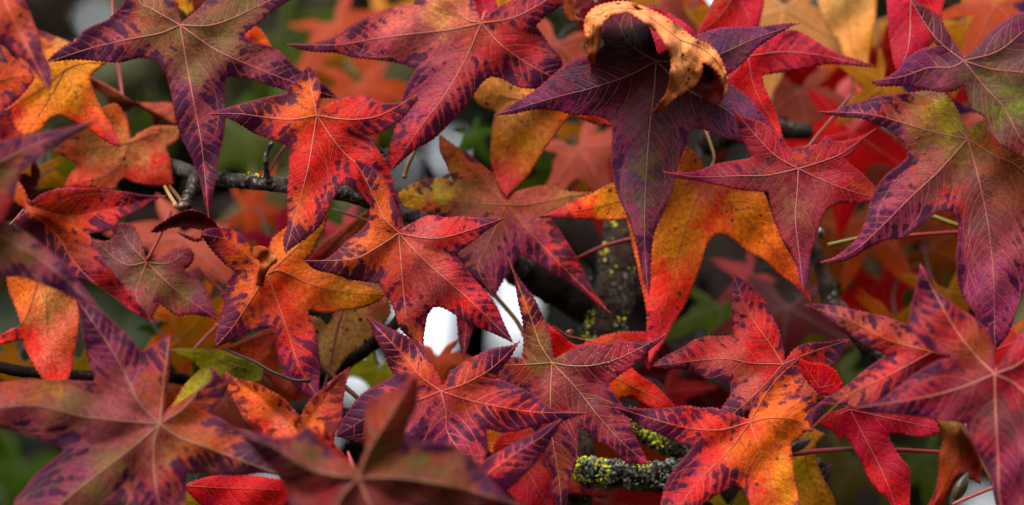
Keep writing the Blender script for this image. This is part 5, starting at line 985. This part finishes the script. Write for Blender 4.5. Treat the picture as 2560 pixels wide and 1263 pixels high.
# ------------------------------------------------------------------ leaves of the layers behind
def generic_leaf_mesh(seed):
    R = np.random.default_rng(seed); lobes = [(-128, .52), (-66, .86), (0, 1.0), (64, .9), (126, .55)]
    ol = [(0, -14 + 4, 1)]
    ol = [(4, 4, 1)]
    for i, (a, r) in enumerate(lobes):
        a = a + R.normal(0, 4); r *= 100 * R.uniform(.92, 1.08); w = 15 + R.uniform(-2, 3)
        for da, rr in ((-w * 1.25, .45), (-w * .62, .68), (0, 1), (w * .62, .68), (w * 1.25, .45)):
            th = math.radians(a + da); ol.append((math.sin(th) * r * rr, math.cos(th) * r * rr, 1) if rr == 1 else (math.sin(th) * r * rr, math.cos(th) * r * rr))
        if i < 4:
            th = math.radians((a + lobes[i+1][0]) / 2); ol.append((math.sin(th) * 34, math.cos(th) * 34))
    O, _ = spline_outline(ol, 5)
    gx, gy = np.meshgrid(np.arange(-100, 100, 8), np.arange(-70, 105, 8)); G = np.stack([gx.ravel(), gy.ravel()], 1).astype(float)
    G = G[in_poly(G, O)]; G = G[seg_dist(G, O, np.roll(O, -1, 0)) > 4]; n = len(O)
    res = delaunay_2d_cdt([Vector(p) for p in O] + [Vector(p) for p in G], [(i, (i+1) % n) for i in range(n)], [], 2, 1e-4)
    xy = np.array([(p.x, p.y) for p in res[0]]); tr = np.array([f for f in res[2] if len(f) == 3]); tr = tr[in_poly(xy[tr].mean(1), O)]
    rad = np.hypot(xy[:, 0], xy[:, 1]); th = np.arctan2(xy[:, 0], xy[:, 1])
    A = np.array([np.radians(l[0]) for l in lobes]); dv = np.abs(np.sin((th[:, None] - A[None]))).min(1) * rad
    z = -.0016 * rad ** 2 * (1 + .5 * np.sin(th * 2 + seed)) - .10 * np.minimum(dv, 20) + 2 * np.sin(xy[:, 0] / 17 + seed) * np.sin(xy[:, 1] / 13)
    P = np.stack([xy[:, 0], z * -1 * -1, xy[:, 1]], 1) * .0007          # faces -Y
    P[:, 1] *= -1
    me = mesh_from('blade', P, tr)
    V, F = [], []
    for a, r in lobes:
        t = math.radians(a); k = np.linspace(0, .95, 9); base = len(V)
        for s in k:
            x, y = math.sin(t) * r * 100 * s, math.cos(t) * r * 100 * s; rr = r * 100 * s
            zz = -.0016 * rr ** 2 * (1 + .5 * math.sin(t * 2 + seed)) + 2 * math.sin(x / 17 + seed) * math.sin(y / 13)
            nx, ny = math.cos(t), -math.sin(t); w = 1.6 * (1 - .7 * s)
            for b in (-1, 0, 1): V.append((np.array([x + nx * w * b, -zz - (1.0 if b == 0 else .5), y + ny * w * b]) * .0007).tolist())
        for i in range(8):
            for b in (0, 1): F.append((base + i*3 + b, base + i*3 + b + 1, base + i*3 + b + 4, base + i*3 + b + 3))
    vm = mesh_from('veins', V, F)
    k = np.linspace(0, 1, 8)
    sm = mesh_from('stalk', *tube_mesh([Vector((.006 * math.sin(3 * t + seed), .002 + .05 * t, -.0005 - .02 * t)) for t in k], [.0011] * 8, 7))
    return me, vm, sm
REAR = [generic_leaf_mesh(s) for s in range(4)]
for me, vm, sm in REAR:
    me.materials.append(MAT_REAR); vm.materials.append(MAT_REAR); sm.materials.append(STALK_MATS['dark'])
def rear_leaf(label, x, y, z, rot, colour, size=1.0, tilt=(0, 0), gain=1.0):
    i = len(LABELS) % 4; me, vm, sm = REAR[i]
    o = empty('sweetgum_leaf', unproject(x, y, z)); tag(o, label, 'leaf', 'blurred leaves behind')
    o.rotation_euler = (Matrix.Rotation(PITCH, 3, 'X') @ Matrix.Rotation(math.radians(rot), 3, 'Y') @ Matrix.Rotation(math.radians(tilt[0]), 3, 'X') @ Matrix.Rotation(math.radians(tilt[1]), 3, 'Z')).to_euler()
    o.scale = (size,) * 3
    b = new_obj('blade', me, None, o); c = pal(colour) * gain * (.5 if colour in ('moss', 'leafgreen', 'olive', 'lime', 'green') else .78 if colour in SOFT or colour in ('pink', 'orange', 'coral') else .75); b.color = (*c, 1)
    vv = new_obj('vein', vm, None, o); vv.color = (*np.clip(c * 1.25 + .01, 0, 1), 1); new_obj('stalk', sm, None, o)
    return o
# x, y, depth, turn, colour, size, label (turn 180 = tip down)
REARS = [
 (545,650,-30,170,'mauve',.9,'blurred mauve leaf in the gap right of the red stem'),
 (640,500,-36,120,'olive',.8,'blurred olive leaf just under the grey twig'),
 (1180,335,-26,150,'leafgreen',.32,'blurred green leaf right of the hanging salmon lobe'),
 (960,330,-30,200,'moss',.5,'blurred dark moss leaf between the red star and salmon lobe'),
 (800,160,-40,130,'gold',.7,'blurred golden leaf under the long tip of the salmon leaf'),
 (1500,-5,-20,150,'redbrown',.6,'blurred red brown leaf at the top edge just left of the dry hook'),
 (1705,-15,-26,200,'rust',.7,'blurred rust leaf at the top edge beside the deep red leaf'),
 (690,590,-22,150,'crimson',.6,'blurred crimson leaf in the green gap below the grey twig'),
 (455,590,-20,200,'salmon',.9,'blurred dull pink leaf above the olive and plum leaf'),
 (610,520,-26,100,'rust',.55,'blurred orange brown leaf under the grey twig'),
 (840,60,-34,140,'rust',.8,'blurred orange brown leaf at the top between the olive and salmon leaves'),
 (900,215,-30,170,'rust',.8,'blurred rusty leaf below the long lobe of the salmon leaf'),
 (960,60,-42,60,'gold',.6,'blurred amber leaf above the long lobe of the salmon leaf'),
 (1395,110,-18,200,'salmon',.75,'blurred salmon pink leaf left of the dry hook'),
 (1410,175,-24,160,'tan',.6,'blurred tan leaf between the salmon leaf and the purple leaf'),
 (1450,370,-18,150,'salmon',.75,'blurred pale coral leaf below the left lobe of the purple leaf'),
 (1500,340,-24,200,'gold',.6,'blurred golden leaf behind the left edge of the hanging purple lobe'),
 (1400,440,-26,240,'moss',.55,'blurred moss green leaf below the spotted amber lobe'),
 (1480,420,-30,170,'redbrown',.7,'blurred red brown leaf above the orange pointed lobe'),
 (1650,10,-16,130,'salmon',.6,'blurred rosy leaf at the top edge above the dry hook'),
 (1720,30,-20,210,'amber',.75,'blurred amber leaf at the top edge right of the dry hook'),
 (1960,20,-18,190,'tan',.9,'blurred tan leaf at the top edge above the magenta tip'),
 (1965,110,-24,150,'red',.9,'blurred red leaf behind the purple tip at the upper right'),
 (2040,110,-28,200,'orange',.9,'blurred orange leaf left of the hanging tan lobe'),
 (2000,230,-20,170,'salmon',.75,'blurred pale pink leaf under the magenta tip'),
 (2080,260,-22,160,'pink',.9,'blurred pinkish leaf behind the brown twig end'),
 (2130,330,-16,190,'coral',.95,'blurred coral leaf behind the left lobe of the mauve leaf'),
 (2215,380,-18,170,'salmon',.9,'blurred salmon leaf between the crimson star and the mauve leaf'),
 (2200,120,-24,150,'red',.8,'blurred red leaf right of the hanging tan lobe'),
 (2195,60,-32,200,'gold',.9,'blurred golden leaf between the tan and crimson hanging lobes'),
 (2210,210,-14,230,'gold',.55,'blurred golden leaf left of the tip of the dark corner leaf'),
 (2420,50,-16,130,'amber',.75,'blurred amber leaf in the notch of the dark corner leaf'),
 (2405,95,-24,165,'amber',.6,'blurred yellow leaf right of the narrow upper lobe of the corner leaf'),
 (2490,10,-14,210,'rust',.6,'blurred rust leaf at the top right edge'),
 (2530,40,-22,160,'violet',.7,'blurred violet leaf at the top right edge'),
 (2310,250,-14,180,'violet',.5,'blurred violet leaf between the mauve and corner leaves'),
 (2440,290,-14,170,'salmon',.5,'blurred salmon leaf in the gap left of the green patched lobe'),
 (2170,550,-20,140,'rust',.7,'blurred rust leaf behind the pointed mauve lobe'),
 (2100,560,-28,200,'brown',.9,'blurred brown leaf right of the crimson star tip'),
 (2340,560,-22,120,'rust',.8,'blurred rust leaf behind the red and olive stems'),
 (2200,700,-22,160,'coral',.8,'blurred coral red leaf left of the upright purple tip'),
 (2240,800,-18,180,'orange',.8,'blurred orange leaf between the two upper tips at the right'),
 (2370,730,-16,170,'gold',.8,'blurred ochre leaf left of the hanging mauve lobe'),
 (2290,660,-26,200,'olive',.8,'blurred olive leaf below the stems at the right'),
 (2130,700,-30,150,'moss',.8,'blurred moss green leaf below the pointed mauve lobe'),
 (2330,620,-20,120,'brown',.7,'blurred brown leaf behind the inner edge of the mauve leaf'),
 (1970,770,-20,190,'maroon',.9,'blurred maroon leaf under the right orange point'),
 (1880,690,-22,230,'pink',.45,'blurred pinkish leaf in the dark hollow under the orange leaf'),
 (1995,830,-22,150,'lime',.7,'blurred lime leaf right of the purple edged upright lobe'),
 (1800,770,-24,180,'moss',.7,'blurred moss green leaf in the dark hollow left of the upright lobe'),
 (2090,830,-30,160,'moss',.7,'blurred green leaf behind the pale tip at the right'),
 (1700,940,-20,200,'maroon',.9,'blurred maroon leaf in the dark hollow left of the coral leaf'),
 (1660,980,-16,150,'redbrown',.6,'blurred red brown leaf right of the coral lobe'),
 (1540,1080,-14,190,'rust',.7,'blurred rust leaf behind the lower right lobe of the dewy leaf'),
 (1520,1260,-14,160,'redbrown',.8,'blurred red brown leaf below the lichen covered branch'),
 (2080,950,-24,170,'moss',.8,'blurred moss leaf behind the small scarlet lobe'),
 (2130,1160,-30,200,'olive',.7,'blurred olive leaf left of the crimson pink lobe'),
 (2310,1140,-26,160,'moss',.7,'blurred moss leaf right of the crimson pink lobe'),
 (2560,850,-4,190,'red',.8,'blurred red leaf behind the yellow vein point at the right edge'),
 (2520,860,-8,160,'orange',.5,'blurred orange leaf in the notch of the wine red leaf'),
 (480,790,-16,150,'orange',.75,'blurred orange leaf below the olive and plum leaf'),
 (450,850,-14,110,'amber',.6,'blurred amber leaf left of the yellow green leaf'),
 (530,830,-20,210,'leafgreen',.7,'blurred green leaf below the purple tip of the olive and plum leaf'),
 (500,720,-24,160,'olive',.6,'blurred ochre leaf between the plum leaf and the orange leaf'),
 (430,970,-12,160,'rust',.6,'blurred rust leaf in the gap right of the small dark lobe'),
 (200,900,-14,170,'yellow',.5,'blurred yellow leaf right of the smooth salmon lobe'),
 (60,910,-16,200,'gold',.7,'blurred golden leaf at the lower left edge under the twig'),
 (130,430,-18,140,'lime',.6,'blurred lime leaf below the brownish purple lobe at the left'),
 (100,420,-12,190,'amber',.45,'blurred amber leaf behind the brownish purple lobe'),
 (40,620,-10,150,'olive',.7,'blurred olive leaf at the left edge behind the folded red leaf'),
 (95,475,-9,230,'maroon',.5,'blurred maroon leaf between the pale orange and folded red leaves'),
 (1095,890,-16,180,'rust',.45,'blurred rusty leaf in the white gap above the blotched leaf'),
 (950,920,-20,190,'lime',.55,'blurred lime leaf left of the blotched leaf, white sky around it'),
 (680,960,-12,170,'rust',.7,'blurred rust leaf left of the long red lobe at the lower left'),
 (560,1000,-10,160,'salmon',.6,'blurred salmon leaf behind the dark pointed lobe at the lower left'),
 (860,570,-26,150,'crimson',.55,'blurred crimson leaf between the two star leaves'),
 (850,540,-34,200,'leafgreen',.6,'blurred green leaf under the grey twig between the star leaves'),
 (1095,465,-16,170,'olive',.4,'blurred olive leaf above the yellow lobe at centre'),
 (1290,1260,-8,150,'crimson',.7,'blurred crimson leaf at the bottom edge below the sharp purple tip'),
 (1830,1270,-8,170,'yellow',.6,'blurred yellow leaf at the bottom edge between the fiery lobes'),
 (290,1290,0,180,'yellow',.55,'blurred yellow leaf at the bottom edge under the tan pink leaf'),
 (490,1250,-6,200,'yellow',.5,'blurred yellow leaf at the bottom edge behind the red leaf'),
 (1770,450,-22,150,'maroon',.8,'blurred maroon leaf behind the upper edge of the smooth orange leaf'),
 (2460,170,-30,170,'redbrown',1.0,'blurred red brown leaf hidden behind the dark corner leaf'),
 (230,420,-20,160,'green',.7,'blurred green leaf below the pale orange leaf'),
 (700,90,-50,150,'moss',1.1,'blurred moss green leaf at the top right of the olive leaf'),
 (760,210,-55,190,'leafgreen',1.0,'blurred grass green leaf right of the olive lobe tip'),
 (620,330,-60,170,'moss',1.0,'blurred moss leaf above the grey twig'),
 (600,600,-60,150,'moss',1.0,'blurred dark green leaf below the grey twig'),
 (420,270,-55,180,'moss',.7,'blurred dark green leaf behind the pink stem'),
 (110,0,-60,160,'bark',.8,'blurred dark leaf at the top left behind the corner lobe'),
 (60,1170,-60,200,'leafgreen',1.0,'blurred deep green leaf at the lower left edge'),
]
for x, y, z, rot, colour, size, lab in REARS:
    rear_leaf(lab, x, y, z, rot, colour, size, (random.uniform(-25, 25), random.uniform(-25, 25)))

# ------------------------------------------------------------------ ground and the green trees far behind
bm = bmesh.new(); bmesh.ops.create_grid(bm, x_segments=40, y_segments=40, size=400)
for v in bm.verts: v.co.z = -.02 + .25 * mnoise.noise(v.co * .02) if v.co.length > 30 else -.02
me = bpy.data.meshes.new('ground'); bm.to_mesh(me); bm.free()
g = new_obj('ground', me, simple_mat('grass_ground', (84, 92, 44), .9, .5, 1.5, .1, .3, (110, 84, 48))); g['kind'] = 'structure'
# pale sky stays open at these places (picture position, radius)
GAPS = [(238,62,50),(366,168,42),(1055,400,85),(1110,815,105),(1215,850,110),(1265,715,75),(892,930,60),(85,1170,34),(2455,1285,55),(2175,1265,50),(1000,790,26),(875,985,24),(470,1000,22)]
GREEN = [simple_mat('far_foliage_' + n, c, .6, .5, 14, .2, 0, c2) for n, c, c2 in (('olive', (88, 84, 24), (46, 50, 16)), ('green', (58, 72, 24), (30, 40, 14)), ('dark', (38, 38, 20), (22, 22, 14)))]
TRUNK_FAR = BARK_DARK
def far_tree(label, x, depth_cm, half_px, ymin, ymax, mat, count, seed, size=.075):
    """a tree beyond: trunk, limbs and a crown of many small leaf faces"""
    R = np.random.default_rng(seed); base = unproject(x, 631, depth_cm); base.z = 0
    root = empty('background_tree', base); tag(root, label, 'tree', 'green trees far behind'); B = Vector(base)
    top = unproject(x, ymin - 200, depth_cm)
    k = np.linspace(0, 1, 14)
    new_obj('trunk', mesh_from('trunk', *tube_mesh([Vector((.1 * math.sin(3 * t + seed), .1 * math.cos(2 * t), t * top.z)) for t in k], [.13 * (1 - .8 * t) for t in k], 12, .1, 6)), TRUNK_FAR, root)
    for j in range(7):
        a = j * 2.4; h = top.z * (.45 + .07 * j); k2 = np.linspace(0, 1, 7)
        new_obj('limb', mesh_from('limb', *tube_mesh([Vector((.9 * t * math.cos(a), .9 * t * math.sin(a), h + .6 * t)) for t in k2], [.04 * (1 - .8 * t) for t in k2], 8, .1, 8)), TRUNK_FAR, root)
    V, F = [], []
    centers = [(x + R.uniform(-half_px, half_px), R.uniform(ymin, ymax), depth_cm + R.uniform(-70, 70)) for _ in range(count // 40)]
    n = 0
    while n < count:
        c = centers[R.integers(len(centers))]
        px, py, pz = c[0] + R.normal(0, 60), c[1] + R.normal(0, 60), c[2] + R.normal(0, 14); n += 1
        if any((px - gx) ** 2 + (py - gy) ** 2 < (gr * 1.25) ** 2 for gx, gy, gr in GAPS): continue
        p = unproject(px, py, pz) - B; ax = Vector(R.normal(0, 1, 3)).normalized(); u = ax.orthogonal().normalized(); w = ax.cross(u); s = size * R.uniform(.6, 1.2)
        b = len(V)
        for q in (-1.0, 0), (-.2, .42), (1.0, 0), (-.2, -.42): V.append(p + u * q[0] * s * .6 + w * q[1] * s * .9 + ax * (0.12 * s if q[1] else 0))
        F.append((b, b+1, b+2)); F.append((b, b+2, b+3))
    new_obj('crown', mesh_from('crown', V, F, False), mat, root)
far_tree('olive green tree far behind the grey twig at the left', 520, -330, 520, -200, 800, GREEN[0], 5200, 1)
far_tree('dark tree far behind the top left corner', -350, -360, 850, -300, 700, GREEN[2], 9000, 2)
far_tree('green tree far behind the lower left corner', -300, -340, 850, 700, 1600, GREEN[1], 8000, 3)
far_tree('green tree far behind the centre of the leaves', 1150, -350, 420, -200, 1500, GREEN[1], 5200, 4)
far_tree('dark tree far behind the lower right leaves', 1900, -340, 520, 300, 1500, GREEN[2], 5200, 5)
far_tree('olive tree far behind the right edge', 2850, -370, 900, -300, 1600, GREEN[0], 11000, 6)
print('leaves', len(LEAVES), 'objects', len(bpy.data.objects))
